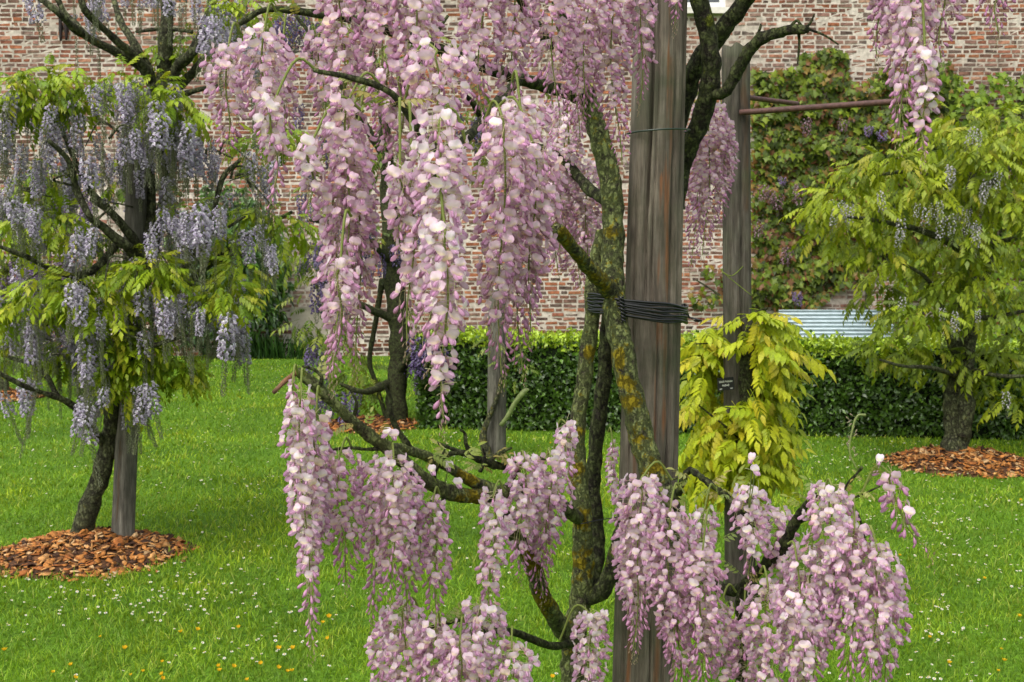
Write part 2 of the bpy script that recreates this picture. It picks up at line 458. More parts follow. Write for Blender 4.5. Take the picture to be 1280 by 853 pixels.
# daisies and buttercups
def daisy_tm(petal, eye, rp, re):
    V = []; C = []
    for i in range(10):
        a = i / 10 * 2 * math.pi; r = rp if i % 2 == 0 else rp * .8
        V.append([r * math.cos(a), r * math.sin(a), .05 + (.0015 if i % 2 else 0)]); C.append(petal)
    V.append([0, 0, .049]); C.append(petal)
    f3 = [[10, i, (i + 1) % 10] for i in range(10)]
    k = len(V)
    for i in range(5):
        a = i / 5 * 2 * math.pi; V.append([re * math.cos(a), re * math.sin(a), .0515]); C.append(eye)
    V.append([0, 0, .0545]); C.append(eye)
    f3 += [[k + 5, k + i, k + (i + 1) % 5] for i in range(5)]
    k = len(V)
    g = (.10, .22, .02)
    for z in (0, .05):
        for a in (0, 2.1, 4.2): V.append([.0012 * math.cos(a), .0012 * math.sin(a), z]); C.append(g)
    f4 = [[k + i, k + (i + 1) % 3, k + 3 + (i + 1) % 3, k + 3 + i] for i in range(3)]
    return np.array(V), [np.array(f3), np.array(f4)], np.array(C)
def cup_tm():
    V = []; C = []
    ye = (.80, .52, .01); g = (.10, .22, .02)
    for i in range(10):
        a = i / 10 * 2 * math.pi; r = .0105 if i % 2 == 0 else .0085
        V.append([r * math.cos(a), r * math.sin(a), .075 if i % 2 == 0 else .072]); C.append(ye)
    for i in range(5):
        a = i / 5 * 2 * math.pi; V.append([.006 * math.cos(a), .006 * math.sin(a), .067]); C.append((.7, .38, .01))
    V.append([0, 0, .065]); C.append((.6, .3, .01))
    f3 = []
    for i in range(5):
        o = i * 2
        f3 += [[10 + i, o, (o + 1) % 10], [10 + i, (o + 1) % 10, 10 + (i + 1) % 5], [10 + (i + 1) % 5, (o + 1) % 10, (o + 2) % 10], [15, 10 + i, 10 + (i + 1) % 5]]
    k = len(V)
    for z in (0, .066):
        for a in (0, 2.1, 4.2): V.append([.0013 * math.cos(a), .0013 * math.sin(a), z]); C.append(g)
    f4 = [[k + i, k + (i + 1) % 3, k + 3 + (i + 1) % 3, k + 3 + i] for i in range(3)]
    return np.array(V), [np.array(f3), np.array(f4)], np.array(C)
def make_lawn_flowers():
    pts = []
    def ok(p):
        for c, r, h in mound_c:
            if math.hypot(p[0] - c[0], p[1] - c[1]) < r + .06: return False
        rel = p[:2] - HEDGE_L[:2]
        return not (rel @ hd[:2] > 0 and rel @ hn[:2] > -.1) and 3.8 < p[1] < 17
    # drifts seen in the photograph: pixel centre, spread and number
    drifts = [(120, 745, 120, 22, 80), (40, 740, 45, 15, 16), (240, 755, 60, 18, 32), (330, 700, 60, 25, 24), (300, 620, 60, 14, 22), (270, 608, 30, 8, 12),
              (230, 545, 120, 25, 70), (60, 560, 60, 30, 40), (300, 480, 110, 14, 90), (420, 470, 60, 10, 40), (330, 820, 60, 14, 26), (40, 775, 40, 12, 10),
              (1130, 660, 60, 18, 60), (1190, 690, 50, 14, 44), (1240, 600, 50, 22, 40), (1190, 640, 60, 25, 46), (1080, 570, 70, 12, 50), (1010, 590, 50, 22, 40),
              (1180, 800, 40, 12, 18), (1250, 740, 40, 25, 14), (1160, 770, 26, 10, 14), (1190, 850, 40, 12, 16), (600, 560, 80, 12, 60), (580, 610, 70, 20, 50), (640, 580, 70, 10, 30),
              (230, 770, 70, 16, 14), (1010, 560, 120, 8, 60), (150, 470, 130, 16, 70), (620, 700, 50, 30, 26), (680, 800, 50, 30, 12)]
    for cx, cy, sx, sy, n in drifts:
        for _ in range(n):
            p = G(rnd.gauss(cx, sx), min(866, max(462, rnd.gauss(cy, sy))))
            if ok(p): pts.append(p)
    for _ in range(420):
        p = G(rnd.uniform(-60, 1340), rnd.uniform(470, 866))
        if ok(p): pts.append(p)
    tm = daisy_tm((.75, .75, .72), (.7, .45, .03), .0074, .0028)
    vis = []
    for p in pts:
        x, y, d = project(p); vis.append(0 <= x < 1280 and y < 853 and not (700 < x < 1130 and y > 600) and not (350 < x < 560 and y > 560))
    order = sorted(range(len(pts)), key=lambda i: (not vis[i], pts[i][1]))
    mb0 = MB(); mb0.inst(tm, np.zeros((1, 3)), np.eye(3)[None], np.ones((1, 3)))
    me = mb0.mesh('daisy', M_PETAL, False)
    def M_of():
        a = rnd.uniform(0, 6.28); s = rnd.uniform(.6, 1.1)
        z = unit(np.array([rnd.gauss(0, .25), rnd.gauss(-.15, .25), 1.0])); x = unit(np.cross([-math.sin(a), math.cos(a), 0], z)); y = np.cross(z, x)
        return np.stack([x, y, z], -1) * s
    for i in order[:300]:
        o = link('daisy', me); place(o, pts[i], M_of(), (0, 0, 0))
        tag(o, 'small white daisy with yellow eye standing in the lawn grass', 'daisy', 'daisies in the lawn')
    rest = order[300:]
    mb = MB(); mb.inst(tm, np.array([pts[i] for i in rest]), np.array([M_of() for _ in rest]), np.ones((len(rest), 3)))
    tag(link('daisy_drift', mb.mesh('daisy_drift', M_PETAL, False)), 'scattered small white daisies across the further lawn', 'daisies', kind='stuff')
    cups = [(92, 829), (64, 838), (80, 845), (130, 789), (155, 812), (5, 818), (167, 836), (180, 832), (195, 840), (230, 791), (241, 786), (213, 838), (277, 826), (274, 838),
            (328, 825), (346, 812), (352, 835), (368, 813), (363, 841), (285, 832), (402, 775), (410, 770), (415, 792), (312, 846), (340, 832), (475, 790), (1249, 806), (1253, 827), (1246, 833), (1182, 826),
            (1230, 722), (1276, 622), (985, 587), (570, 552), (690, 553), (480, 602), (560, 840), (205, 820), (300, 780), (1160, 792), (1120, 690), (690, 842), (1270, 770), (300, 495), (385, 500), (350, 470)]
    mc = MB(); mc.inst(cup_tm(), np.zeros((1, 3)), np.eye(3)[None], np.ones((1, 3))); mec = mc.mesh('buttercup', M_PETAL, False)
    for a, b in cups:
        o = link('buttercup', mec); p = G(a, b, .06); p[2] = 0; place(o, p, M_of(), (0, 0, 0))
        tag(o, 'yellow buttercup flower standing in the lawn grass', 'buttercup', 'buttercups in the lawn')
make_lawn_flowers()

# ------------------------------------------------------------------ brick wall
def make_wall():
    wall = thing('brick_wall', 'tall old red and brown brick wall with pale lime mortar', 'wall', (0, WALL_Y, 0))
    X0, X1, Z1 = -11.0, 11.5, 6.9
    win = (1.75, 3.08, 5.03, 6.35)                     # window opening
    # mortar slab with the window hole
    mb = MB()
    def slab(x0, x1, z0, z1): box(mb, ((x0 + x1) / 2, WALL_Y + .2, (z0 + z1) / 2), (x1 - x0, .4, z1 - z0))
    slab(X0, win[0], -.1, Z1); slab(win[1], X1, -.1, Z1); slab(win[0], win[1], -.1, win[2]); slab(win[0], win[1], win[3], Z1)
    part('mortar', mb, M_MORTAR, wall, smooth=False)
    ac = np.array([(555 - 640) / 85.3, 1.54 + (314 - 140) / 85.3]); ar0, ar1 = .50, .70      # blind relieving arch
    patch = ((362 - 640) / 85.3, (410 - 640) / 85.3, 0.18, .72)
    pal = [(0.25, 0.095, 0.06), (0.31, 0.115, 0.06), (0.17, 0.088, 0.064), (0.12, 0.078, 0.064), (0.21, 0.115, 0.09), (0.35, 0.145, 0.075), (0.27, 0.13, 0.09)]
    wts = [.22, .13, .2, .14, .16, .05, .1]
    def wash(x, z):                                   # old limewash left in patches with a shape of their own
        px, py = 640 + x * 85.3, 314 - (z - 1.54) * 85.3
        n = n3((x, 0, z), .9, 4) + .6 * n3((x, 0, z), 3.1, 8)
        w = .25 * (n - .1)
        w += .85 * math.exp(-((px - 385) / 45) ** 2 - ((py - 335) / 55) ** 2) + .35 * math.exp(-((px - 930) / 80) ** 2 - ((py - 70) / 50) ** 2) + .4 * math.exp(-((px - 1060) / 60) ** 2 - ((py - 360) / 35) ** 2)
        w += .5 * math.exp(-((px - 150) / 40) ** 2 - ((py - 250) / 90) ** 2)
        return min(1, max(0, w + rnd.gauss(0, .12)))
    def brick_col(x, z):
        c = np.array(rnd.choices(pal, wts)[0]) * rnd.uniform(.75, 1.2)
        w = wash(x, z)
        if rnd.random() < w * .35: return None       # buried under limewash
        return c * (1 - .75 * w) + np.array([.5, .45, .38]) * .75 * w
    vis = [(0, 2, 165, 88), (940, 5, 1075, 62), (1200, 20, 1280, 82), (232, 110, 262, 205), (365, 300, 400, 380), (1018, 342, 1085, 388), (862, 28, 880, 60), (855, 340, 900, 378)]
    stuff = MB(); singles = []
    zc = 0.0; r = 0
    while zc < Z1 - .07:
        hgt = rnd.uniform(.039, .048)
        x = X0 + rnd.uniform(0, .2)
        while x < X1 - .25:
            L = rnd.choices([.175, .088, .13], [.46, .38, .16])[0] + rnd.uniform(-.014, .014)
            cx = x + L / 2; z = zc + hgt / 2 + .009
            x += L + rnd.uniform(.018, .032)
            if win[0] - .12 < cx < win[1] + .12 and win[2] - .1 < z < win[3] + .06: continue
            if patch[0] < cx < patch[1] and patch[2] < z < patch[3]: continue
            da = math.hypot(cx - ac[0], z - ac[1])
            if ar0 - .02 < da < ar1 + .06 and z > ac[1] - .02: continue
            col = brick_col(cx, z)
            if col is None: continue
            if z < .45: col = col * np.array([.75, .8, .8])         # damp, algae-stained courses
            px, py, _ = project((cx, WALL_Y, z))
            s = np.array([L, .03, hgt]) + rng.uniform(-.003, .003, 3)
            pos = np.array([cx, WALL_Y + .0115 + rnd.uniform(-.003, .003), z + rnd.uniform(-.003, .003)])
            inside = any(a <= px <= c and b <= py <= d for a, b, c, d in vis)
            (singles.append((pos, s, col)) if inside else box(stuff, pos, s, col, .0055))
        zc += .0645; r += 1
    rnd.shuffle(singles)
    for pos, s, col in singles[296:]: box(stuff, pos, s, col, .0055)
    # shared brick meshes, one for each clay colour
    meshes = []
    for k, (pos, s, col) in enumerate(singles[:296]):
        if k < 28:
            m = MB(); box(m, (0, 0, 0), (.19, .03, .05), col, .004); meshes.append((m.mesh('brick', M_BRICK, False), col))
        me = min(meshes, key=lambda q: np.abs(q[1] - col).sum())[0]
        o = link('brick', me, wall); o.location = pos - np.array([0, WALL_Y, 0]); o.scale = (s[0] / .19, 1, s[2] / .05)
    part('brick_courses', stuff, M_BRICK, wall, 'stuff', False)
    # arch of bricks on edge
    arch = link('relieving_arch', None, wall) if False else None
    am = MB()
    nb = 26
    ring = MB()
    tube(ring, [(ac[0] + ar0 * math.cos(a) * 1.2, WALL_Y + .004, ac[1] + ar0 * 1.2 * math.sin(a)) for a in np.linspace(0, math.pi, 24)], .012, 6)
    arch = part('relieving_arch', ring, M_MORTAR, wall)
    for i in range(nb):
        a = (i + .5) / nb * math.pi
        R = np.array([[math.cos(a), 0, -math.sin(a)], [0, 1, 0], [math.sin(a), 0, math.cos(a)]])
        m = MB(); box(m, (0, 0, 0), (.19, .036, .047), np.array(rnd.choice(pal[:2] + pal[5:])) * rnd.uniform(.8, 1.1), .004)
        o = link('brick', m.mesh('brick', M_BRICK, False), arch)
        place(o, np.array([ac[0] + .6 * math.cos(a), WALL_Y - .008, ac[1] + .6 * math.sin(a)]), R, (0, WALL_Y, 0))
    # cement patch near the ground
    m = MB(); xs = np.linspace(patch[0] + .02, patch[1] - .02, 14); zs = np.linspace(patch[2], patch[3], 12)
    vv = [[x + rnd.uniform(-.008, .008), WALL_Y - .012 - .012 * abs(n3((x, 0, z), 5)), z + rnd.uniform(-.008, .008)] for z in zs for x in xs]
    ff = [[j * 14 + i, j * 14 + i + 1, (j + 1) * 14 + i + 1, (j + 1) * 14 + i] for j in range(11) for i in range(13)]
    cc = [np.array([.36, .32, .25]) * (1 + .35 * n3((v[0], 0, v[2]), 6, 2)) * (.72 if n3((v[0], 0, v[2]), 3.3, 7) > .18 else 1) for v in vv]
    m.add(vv, [ff], np.array(cc)); part('cement_patch', m, M_PAINT, wall)
    # iron wall anchors
    for px, y0, y1 in ((75, 16, 51), (82, 24, 50), (384, 22, 78), (391, 30, 74)):
        m = MB(); a = P(px, y0, WALL_Y - .05); b = P(px + 1, y1, WALL_Y - .05)
        tube(m, [a, (a + b) / 2, b], [.02, .026, .017], 6, (.02, .012, .012), .2, 30, 8)
        box(m, (a + b) / 2 + [0, .035, 0], (.05, .06, .05), (.02, .012, .012))
        part('iron_anchor', m, M_RUST, wall)
    # window
    m = MB(); f = .085
    x0, x1, z0, z1 = win
    for c, s in (((x0 + f / 2, z0 + .65), (f, 1.32)), ((x1 - f / 2, z0 + .65), (f, 1.32)), (((x0 + x1) / 2, z0 + f / 2), (x1 - x0 - 2 * f, f)), (((x0 + x1) / 2, z1 - f / 2), (x1 - x0 - 2 * f, f)), (((x0 + x1) / 2, (z0 + z1) / 2), (.06, z1 - z0 - 2 * f))):
        box(m, (c[0], WALL_Y + .06, c[1]), (s[0], .08, s[1]), (.72, .72, .70))
    wf = part('window', m, M_PAINT, wall, smooth=False)
    m = MB(); box(m, ((x0 + x1) / 2, WALL_Y + .08, (z0 + z1) / 2), (x1 - x0 - .1, .01, z1 - z0 - .1)); part('pane', m, M_GLASS, wf, smooth=False)
    m = MB(); box(m, ((x0 + x1) / 2, WALL_Y - .01, z0 - .045), (x1 - x0 + .2, .2, .085), (.6, .57, .5), .004); part('sill', m, M_PAINT, wf, smooth=False)
make_wall()

# ------------------------------------------------------------------ leaf and flower shapes
def leaflet(L, w, fold=.25, droop=.15):
    xs = [0, .3 * L, .65 * L, L]; ws = [0, w / 2, w * .42, 0]
    zs = [0, -droop * L * .1, -droop * L * .45, -droop * L]
    V = [[xs[0], 0, zs[0]]]
    for i in (1, 2):
        V += [[xs[i], ws[i], zs[i] + fold * ws[i]], [xs[i], 0, zs[i]], [xs[i], -ws[i], zs[i] + fold * ws[i]]]
    V.append([L, 0, zs[3]])
    f3 = [[0, 2, 1], [0, 3, 2], [7, 4, 5], [7, 5, 6]]; f4 = [[1, 2, 5, 4], [2, 3, 6, 5]]
    C = np.ones((8, 3)); C[[2, 5]] *= 1.12; C[7] *= np.array([1.1, .95, .8])
    return np.array(V), [np.array(f3), np.array(f4)], C
def leaflet_small(L, w, fold=.25, droop=.15):
    V = np.array([[0, 0, 0], [.42 * L, w / 2, fold * w / 2 - droop * L * .2], [.45 * L, 0, -droop * L * .2], [.42 * L, -w / 2, fold * w / 2 - droop * L * .2], [L, 0, -droop * L]])
    C = np.ones((5, 3)); C[2] *= 1.12; C[4] *= np.array([1.1, .95, .8])
    return V, [np.array([[0, 2, 1], [0, 3, 2], [4, 1, 2], [4, 2, 3]])], C
def merge(items):
    """templates joined: list of (tm, R, t, tint)"""
    V = []; C = []; F3 = []; F4 = []; n = 0
    for (v, fs, c), R, t, tint in items:
        V.append(v @ np.asarray(R).T + t); C.append(c * np.asarray(tint))
        for f in fs:
            (F3 if f.shape[1] == 3 else F4).append(f + n)
        n += len(v)
    fs = []
    if F3: fs.append(np.concatenate(F3))
    if F4: fs.append(np.concatenate(F4))
    return np.concatenate(V), fs, np.concatenate(C)
def tube_tm(pts, rad, sides=3, col=(1, 1, 1)):
    m = MB(); tube(m, pts, rad, sides, col, cap=False)
    return np.concatenate(m.v), [np.concatenate(f) for f in m.f.values()], np.concatenate(m.c)
def pinnate(pairs=5, droop=.5, L=1.0, lw=.30, ll=.30, seed=0, small=False):
    """a wisteria leaf of unit length: a drooping stalk with paired leaflets and one at the tip"""
    r = random.Random(seed); items = []; leaflet = leaflet_small if small else globals()['leaflet']
    pts = []
    for i in range(pairs + 3):
        t = i / (pairs + 2); pts.append([t * L * (1 - .15 * droop * t), 0, -droop * .55 * t * t])
    pts = np.array(pts)
    items.append((tube_tm(pts, np.linspace(.011, .005, len(pts)), 3, (.9, .95, .6)), np.eye(3), np.zeros(3), (1, 1, 1)))
    for i in range(2, pairs + 2):
        tg = unit(pts[i + 1] - pts[i - 1])
        for s in (-1, 1):
            d = unit(np.array([tg[0] * .55, s * .85, tg[2] * .6 - .12 - droop * .35 + r.uniform(-.15, .15)]))
            R = frames(d[None], np.array([[0, 0, 1.0]]))[0]
            sc = (1 - .35 * abs(i / (pairs + 2) - .6)) * r.uniform(.88, 1.1)
            items.append((leaflet(ll * sc, lw * ll * sc * 1.25, .22, .3), R, pts[i], np.array([1, 1, 1]) * r.uniform(.85, 1.12)))
    tg = unit(pts[-1] - pts[-2])
    items.append((leaflet(ll * 1.05, lw * ll * 1.3, .22, .3), frames(tg[None], np.array([[0, 0, 1.0]]))[0], pts[-1], (1.05, 1.02, .9)))
    return merge(items)
def leaf_set(sd, small, lw, ll): return [pinnate(p, d, lw=lw, ll=ll * k, seed=sd + i, small=small) for i, (p, d, k) in enumerate(((5, .5, 1.0), (4, .9, 1.08), (5, .75, .95), (4, .3, 1.08)))]
PIN = leaf_set(1, True, .32, .31); PINM = leaf_set(21, True, .36, .36); PINF = leaf_set(21, False, .34, .36)

def fan(center, ring, ccol, rcol):
    n = len(ring)
    V = np.vstack([center, ring]); C = np.vstack([ccol, rcol])
    return V, [np.array([[0, 1 + i, 1 + (i + 1) % n] for i in range(n)])], C
def pod(p0, d, L, ry, rz, sides=6, prof=((.0, .25), (.3, .85), (.6, 1.0), (.85, .6)), c0=(1, 1, 1), c1=(1, 1, 1)):
    R = frames(np.array([d]), np.array([[0, 0, 1.0]]))[0]
    V = []; C = []
    for x, r in prof:
        for k in range(sides):
            a = k / sides * 2 * math.pi
            V.append([x * L, math.cos(a) * ry * r, math.sin(a) * rz * r]); C.append(np.array(c0) * (1 - x) + np.array(c1) * x)
    V.append([L, 0, 0]); C.append(c1)
    f4 = []; m = len(prof)
    for i in range(m - 1):
        for k in range(sides): f4.append([i * sides + k, i * sides + (k + 1) % sides, (i + 1) * sides + (k + 1) % sides, (i + 1) * sides + k])
    f3 = [[(m - 1) * sides + k, (m - 1) * sides + (k + 1) % sides, m * sides] for k in range(sides)]
    return np.array(V) @ R.T + np.array(p0), [np.array(f4), np.array(f3)], np.array(C)
STEMC = (.42, .52, .14)
def flower_tm(seed, spread=1.0, back=.35):
    """a pea flower of unit width: broad reflexed banner above, two wings and a keel below"""
    r = random.Random(seed); items = []
    I = np.eye(3); Z = np.zeros(3)
    n = 12
    def bx(y, z): return .17 - .30 * back * abs(y) ** 1.4 - back * .55 * max(z - .1, 0) ** 2 + (.05 if abs(y) > .12 else 0)
    outer = []; oc = []; mid = []; mc = []
    for k in range(n):
        a = k / n * 2 * math.pi
        notch = .74 if k == 0 else .97 if k in (1, n - 1) else 1.0
        y = .5 * math.sin(a) * spread * (1 + r.uniform(-.09, .09)); z = .33 + .36 * math.cos(a) * notch * (1 + r.uniform(-.07, .07))
        wv = .07 * math.sin(a * 3 + seed) + r.uniform(-.04, .04)
        outer.append([bx(y, z) + wv, y, z]); oc.append((.89, .77, .87))
        y2, z2 = y * .58, .29 + (z - .33) * .58
        mid.append([bx(y2, z2) + .02 + wv * .2, y2, z2]); mc.append((1, .97, 1) if z2 > .2 else (1.0, 1.0, .66))
    V = np.array([[.13, 0, .26]] + mid + outer); C = np.array([(1, 1, .93)] + mc + oc)
    f3 = [[0, 1 + i, 1 + (i + 1) % n] for i in range(n)]
    f4 = [[1 + i, 1 + n + i, 1 + n + (i + 1) % n, 1 + (i + 1) % n] for i in range(n)]
    items.append(((V, [np.array(f3), np.array(f4)], C), I, Z, (1, 1, 1)))
    kd = unit(np.array([.9, r.uniform(-.1, .1), -.45]))
    items.append((pod((.08, 0, .0), kd, .62, .10, .15, 5, ((0, .3), (.4, 1.0), (.8, .75)), c0=(.84, .65, .81), c1=(.71, .44, .67)), I, Z, (1, 1, 1)))
    for s in (-1, 1):                      # wings
        c = np.array([.34, s * .13, -.12])
        ring = []
        for k in range(7):
            a = k / 7 * 2 * math.pi
            ring.append(c + kd * .30 * math.cos(a) + np.array([0, s * .05, .17]) * math.sin(a) + np.array([0, s * .03, 0]) * (1 - math.cos(a)))
        items.append((fan(c + [0, s * .045, 0], np.array(ring), (.86, .68, .83), np.full((7, 3), 1.0) * (.80, .57, .78)), I, Z, (1, 1, 1)))
    items.append((pod((-.06, 0, .02), (1, 0, 0), .2, .08, .09, 5, ((0, .5), (.6, 1.0)), (.62, .48, .45), (.6, .4, .5)), I, Z, (1, 1, 1)))
    items.append((tube_tm(np.array([[-1.3, 0, .22], [-.6, 0, .16], [-.02, 0, .02]]), .022, 3, (.72, .78, .45)), I, Z, (1, 1, 1)))
    return merge(items)
def bud_tm(seed, fat=1.0):
    r = random.Random(seed); I = np.eye(3); Z = np.zeros(3)
    items = [(pod((0, 0, 0), (1, 0, -.05), .72, .13 * fat, .16 * fat, 5, ((0, .3), (.25, .7), (.6, 1.0), (.86, .72)), (.83, .62, .77), (.70, .43, .65)), I, Z, (1, 1, 1)),
             (pod((-.07, 0, 0), (1, 0, 0), .18, .07, .08, 5, ((0, .5), (.7, 1.0)), (.55, .40, .40), (.58, .38, .48)), I, Z, (1, 1, 1)),
             (tube_tm(np.array([[-1.0, 0, .5], [-.5, 0, .3], [-.03, 0, 0]]), .022, 3, (.72, .78, .45)), I, Z, (1, 1, 1))]
    return merge(items)
FLW = [flower_tm(1, 1.0, .45), flower_tm(2, .9, 1.0), flower_tm(3, 1.05, -.35), flower_tm(4, .72, 1.6), flower_tm(5, 1.0, .1)]
BUD = [bud_tm(5), bud_tm(6, .8), bud_tm(7, 1.2)]

FL_PAL = [(.82, .645, .715), (.76, .555, .65), (.845, .715, .76), (.69, .465, .57), (.865, .80, .81), (.82, .67, .59), (.785, .595, .69)]
FLOWER_MESH = {}
def flower_mesh(k, c, bud=False):
    key = (k, c, bud)
    if key not in FLOWER_MESH:
        m = MB(); m.inst((BUD if bud else FLW)[k], np.zeros((1, 3)), np.eye(3)[None], np.array([FL_PAL[c]]))
        FLOWER_MESH[key] = m.mesh('flower', M_PETAL)
    return FLOWER_MESH[key]

def raceme(tree, top, length, width, size=.026, pale=.4, openf=.7, arch=None, n_single=6, sway=None, dens=1.0):
    """one hanging flower cluster: stalk, open flowers above, buds towards the tip"""
    top = np.asarray(top, float)
    sway = sway if sway is not None else np.array([rnd.uniform(-.06, .06), rnd.uniform(-.06, .06), 0])
    def axis(t): return top + np.array([0, 0, -1.0]) * length * t + sway * length * t * t + np.array([math.sin(t * 7 + top[0] * 9), math.cos(t * 6 + top[2] * 5), 0]) * .004
    mb = MB()
    path = [axis(t) for t in np.linspace(0, 1, 14)]
    if arch is not None:
        a0 = np.asarray(arch, float); mid = (a0 + top) / 2 + np.array([0, 0, .35 * np.linalg.norm(a0 - top) + .01])
        path = list(smooth_path([a0, mid, top, axis(.08)], 14)) + path[2:]
    tube(mb, np.array(path), np.linspace(.0022, .0009, len(path)), 5, (.25, .30, .075), cap=False)
    pos = []; fr = []; sc = []; tint = []; kind = []
    t = 0.0; ang = rnd.uniform(0, 6.28)
    while t < 1.0:
        env = (.72 + .28 * min(1, t / .12)) * (1 - .18 * t) * (1 - .62 * min(1, max(0, (t - .42) / .58)) ** 1.3)
        R = width / 2 * env
        s = size * (1 - .1 * t) * rnd.uniform(.85, 1.12)
        isbud = rnd.random() < min(1, max(.20, (t - openf + .28) / .36))
        if isbud: s *= (1.05 - .55 * max(0, (t - openf)) / max(.05, 1 - openf))
        ang += 2.39996 + rnd.uniform(-.35, .35)
        rad = np.array([math.cos(ang), math.sin(ang), 0])
        rr = max(.2 * s, R - (.30 if not isbud else .42) * s) * (rnd.uniform(.5, 1.08))
        p = axis(t) + rad * rr
        if isbud:
            d = rad * rnd.uniform(.35, .8) + np.array([0, 0, -1.0]) * rnd.uniform(.5, 1.0); p[2] -= .2 * s
        else:
            d = rad + np.array([rnd.uniform(-.35, .35), rnd.uniform(-.35, .35), rnd.uniform(-.4, .3)])
        up = np.array([rnd.uniform(-.4, .4), rnd.uniform(-.4, .4), 1.0])
        pos.append(p); fr.append(frames(unit(d)[None], up[None])[0] * s); kind.append(1 if isbud else 0)
        pl = min(pale, .75) + rnd.gauss(0, .15) - .25 * (t - .4) - (.15 if isbud else 0)
        ci = 4 if pl > .80 else 2 if pl > .52 else 0 if pl > .26 else 6 if pl > .10 else 1 if pl > -.12 else 3
        if not isbud and t < .5 and rnd.random() < .03: ci = 5
        sc.append(s); tint.append(ci)
        step = size * .60 / max(2.6, 2 * math.pi * R / size * .66) / length / dens
        t += step
    pos = np.array(pos); fr = np.array(fr); kind = np.array(kind); tint = np.array(tint)
    # the flowers that face the viewer most are separate sub-parts
    face = -(pos[:, 1] - top[1]) / width + rng.uniform(0, .4, len(pos)) - kind
    order = np.argsort(-face); single = set(order[:n_single].tolist())
    rest = np.array([i for i in range(len(pos)) if i not in single])
    pal = np.array(FL_PAL)
    var = rng.integers(0, 100, len(pos))
    for b, tms in ((0, FLW), (1, BUD)):
        for k, tm in enumerate(tms):
            q = rest[(kind[rest] == b) & (var[rest] % len(tms) == k)]
            mb.inst(tm, pos[q], fr[q], pal[tint[q]] * rng.uniform(.9, 1.08, (len(q), 1)))
    tip = axis(1.0)
    for k in range(10):                    # green unopened tip
        p = tip + np.array([rnd.uniform(-.3, .3) * size, rnd.uniform(-.3, .3) * size, -k * size * .16])
        mb.inst(BUD[1], p[None], frames(np.array([[rnd.uniform(-.5, .5), rnd.uniform(-.5, .5), -1]]), np.array([[1, 0, 0.]])) * size * (.42 - .02 * k), np.array([[.55, .60, .30]]))
    base = np.array(tree.location)
    mb.v = [np.concatenate(mb.v) - top]
    ro = link('raceme', mb.mesh('raceme', M_PETAL), tree, top - base)
    for i in single:
        tms = BUD if kind[i] else FLW
        o = link('flower', flower_mesh(int(var[i] % len(tms)), int(tint[i]), bool(kind[i])), ro)
        place(o, pos[i], fr[i], top)
    return ro

# ------------------------------------------------------------------ main pink wisteria
PY = 2.6
tree_base = P(722, 800, 2.52).copy(); tree_base[2] = 0
main = thing('wisteria_tree', 'pink flowering wisteria with mossy twisted trunks tied to the thick weathered post', 'wisteria', tuple(tree_base))

def limb(name, pts, rads, tree, mat=None, moss=0.0, spots=(), sides=12, bump=.24, n=None, bs=34):
    """pts (px,py,Y); rads in pixels; spots: (px,py,r px) mustard moss cushions"""
    w = [P(a, b, c) for a, b, c in pts]
    r = [q / F * c[2] for q, c in zip(rads, pts)]
    def cf(q):
        m = moss
        if spots:
            x, y, d = project(q)
            for sx, sy, sr in spots: m = max(m, (.85 + .9 * n3(q, 55)) * math.exp(-((x - sx) ** 2 + (y - sy) ** 2) / sr ** 2))
        return (m, 0, 0)
    m = MB(); tube(m, w, r, sides, bump=bump, bs=bs, n=n or max(12, len(pts) * 9), colf=cf)
    return part(name, m, mat or M_BARK, tree)

g0 = project((tree_base[0], tree_base[1], -.02))
limb('trunk', [(g0[0] - 6, g0[1], 2.52), (716, 1000, 2.52), (717, 860, 2.52), (718, 790, 2.52), (728, 735, 2.52), (727, 650, 2.52), (721, 560, 2.53), (730, 470, 2.54), (740, 400, 2.55), (741, 350, 2.57), (752, 290, 2.60)],
     [30, 24, 18, 15, 14, 12.5, 11, 10, 9.5, 9, 8], main, moss=.2, spots=[(722, 705, 26), (716, 590, 18), (714, 795, 24), (728, 650, 16), (722, 540, 12), (735, 440, 10)], n=110, sides=16)
limb('trunk', [(860, 700, 2.40), (842, 645, 2.42), (822, 605, 2.44), (803, 550, 2.455), (788, 490, 2.46), (776, 430, 2.475), (768, 385, 2.50), (765, 340, 2.53), (766, 290, 2.55), (763, 225, 2.56), (748, 168, 2.56), (733, 120, 2.55), (715, 70, 2.5), (700, 10, 2.42), (690, -60, 2.35)],
     [14, 15, 17, 16, 15, 15, 15, 15, 14, 14, 13, 12, 10, 9, 8], main, moss=.26, spots=[(770, 450, 20), (783, 480, 17), (790, 502, 15), (762, 360, 18), (815, 590, 22), (800, 545, 13), (764, 290, 12)], n=120, sides=16)
limb('branch', [(735, 745, 2.55), (748, 690, 2.6), (742, 620, 2.62), (744, 560, 2.62), (752, 500, 2.63), (757, 440, 2.64), (760, 390, 2.64)], [8, 9, 9.5, 9.5, 10, 9, 8], main, M_BARKD, .1, n=50)
limb('branch', [(726, 748, 2.52), (748, 742, 2.5), (766, 712, 2.48), (776, 670, 2.47), (790, 640, 2.46)], [10, 11, 11, 10, 8], main, M_BARKD, .2, [(765, 700, 12)], n=36)
limb('branch', [(765, 365, 2.5), (752, 352, 2.46), (730, 328, 2.40), (710, 302, 2.34), (696, 286, 2.3)], [12, 10, 9.5, 9, 9], main, moss=.5, spots=[(705, 292, 12), (745, 350, 9)], n=36)
limb('branch', [(845, 260, 2.70), (853, 205, 2.69), (872, 160, 2.66), (885, 118, 2.63), (889, 80, 2.61), (884, 40, 2.6), (872, -10, 2.58), (865, -70, 2.55)], [11, 12, 12, 12, 11.5, 11, 11, 11], main, M_BARKD, .2, [(888, 25, 12)], n=70, sides=14)
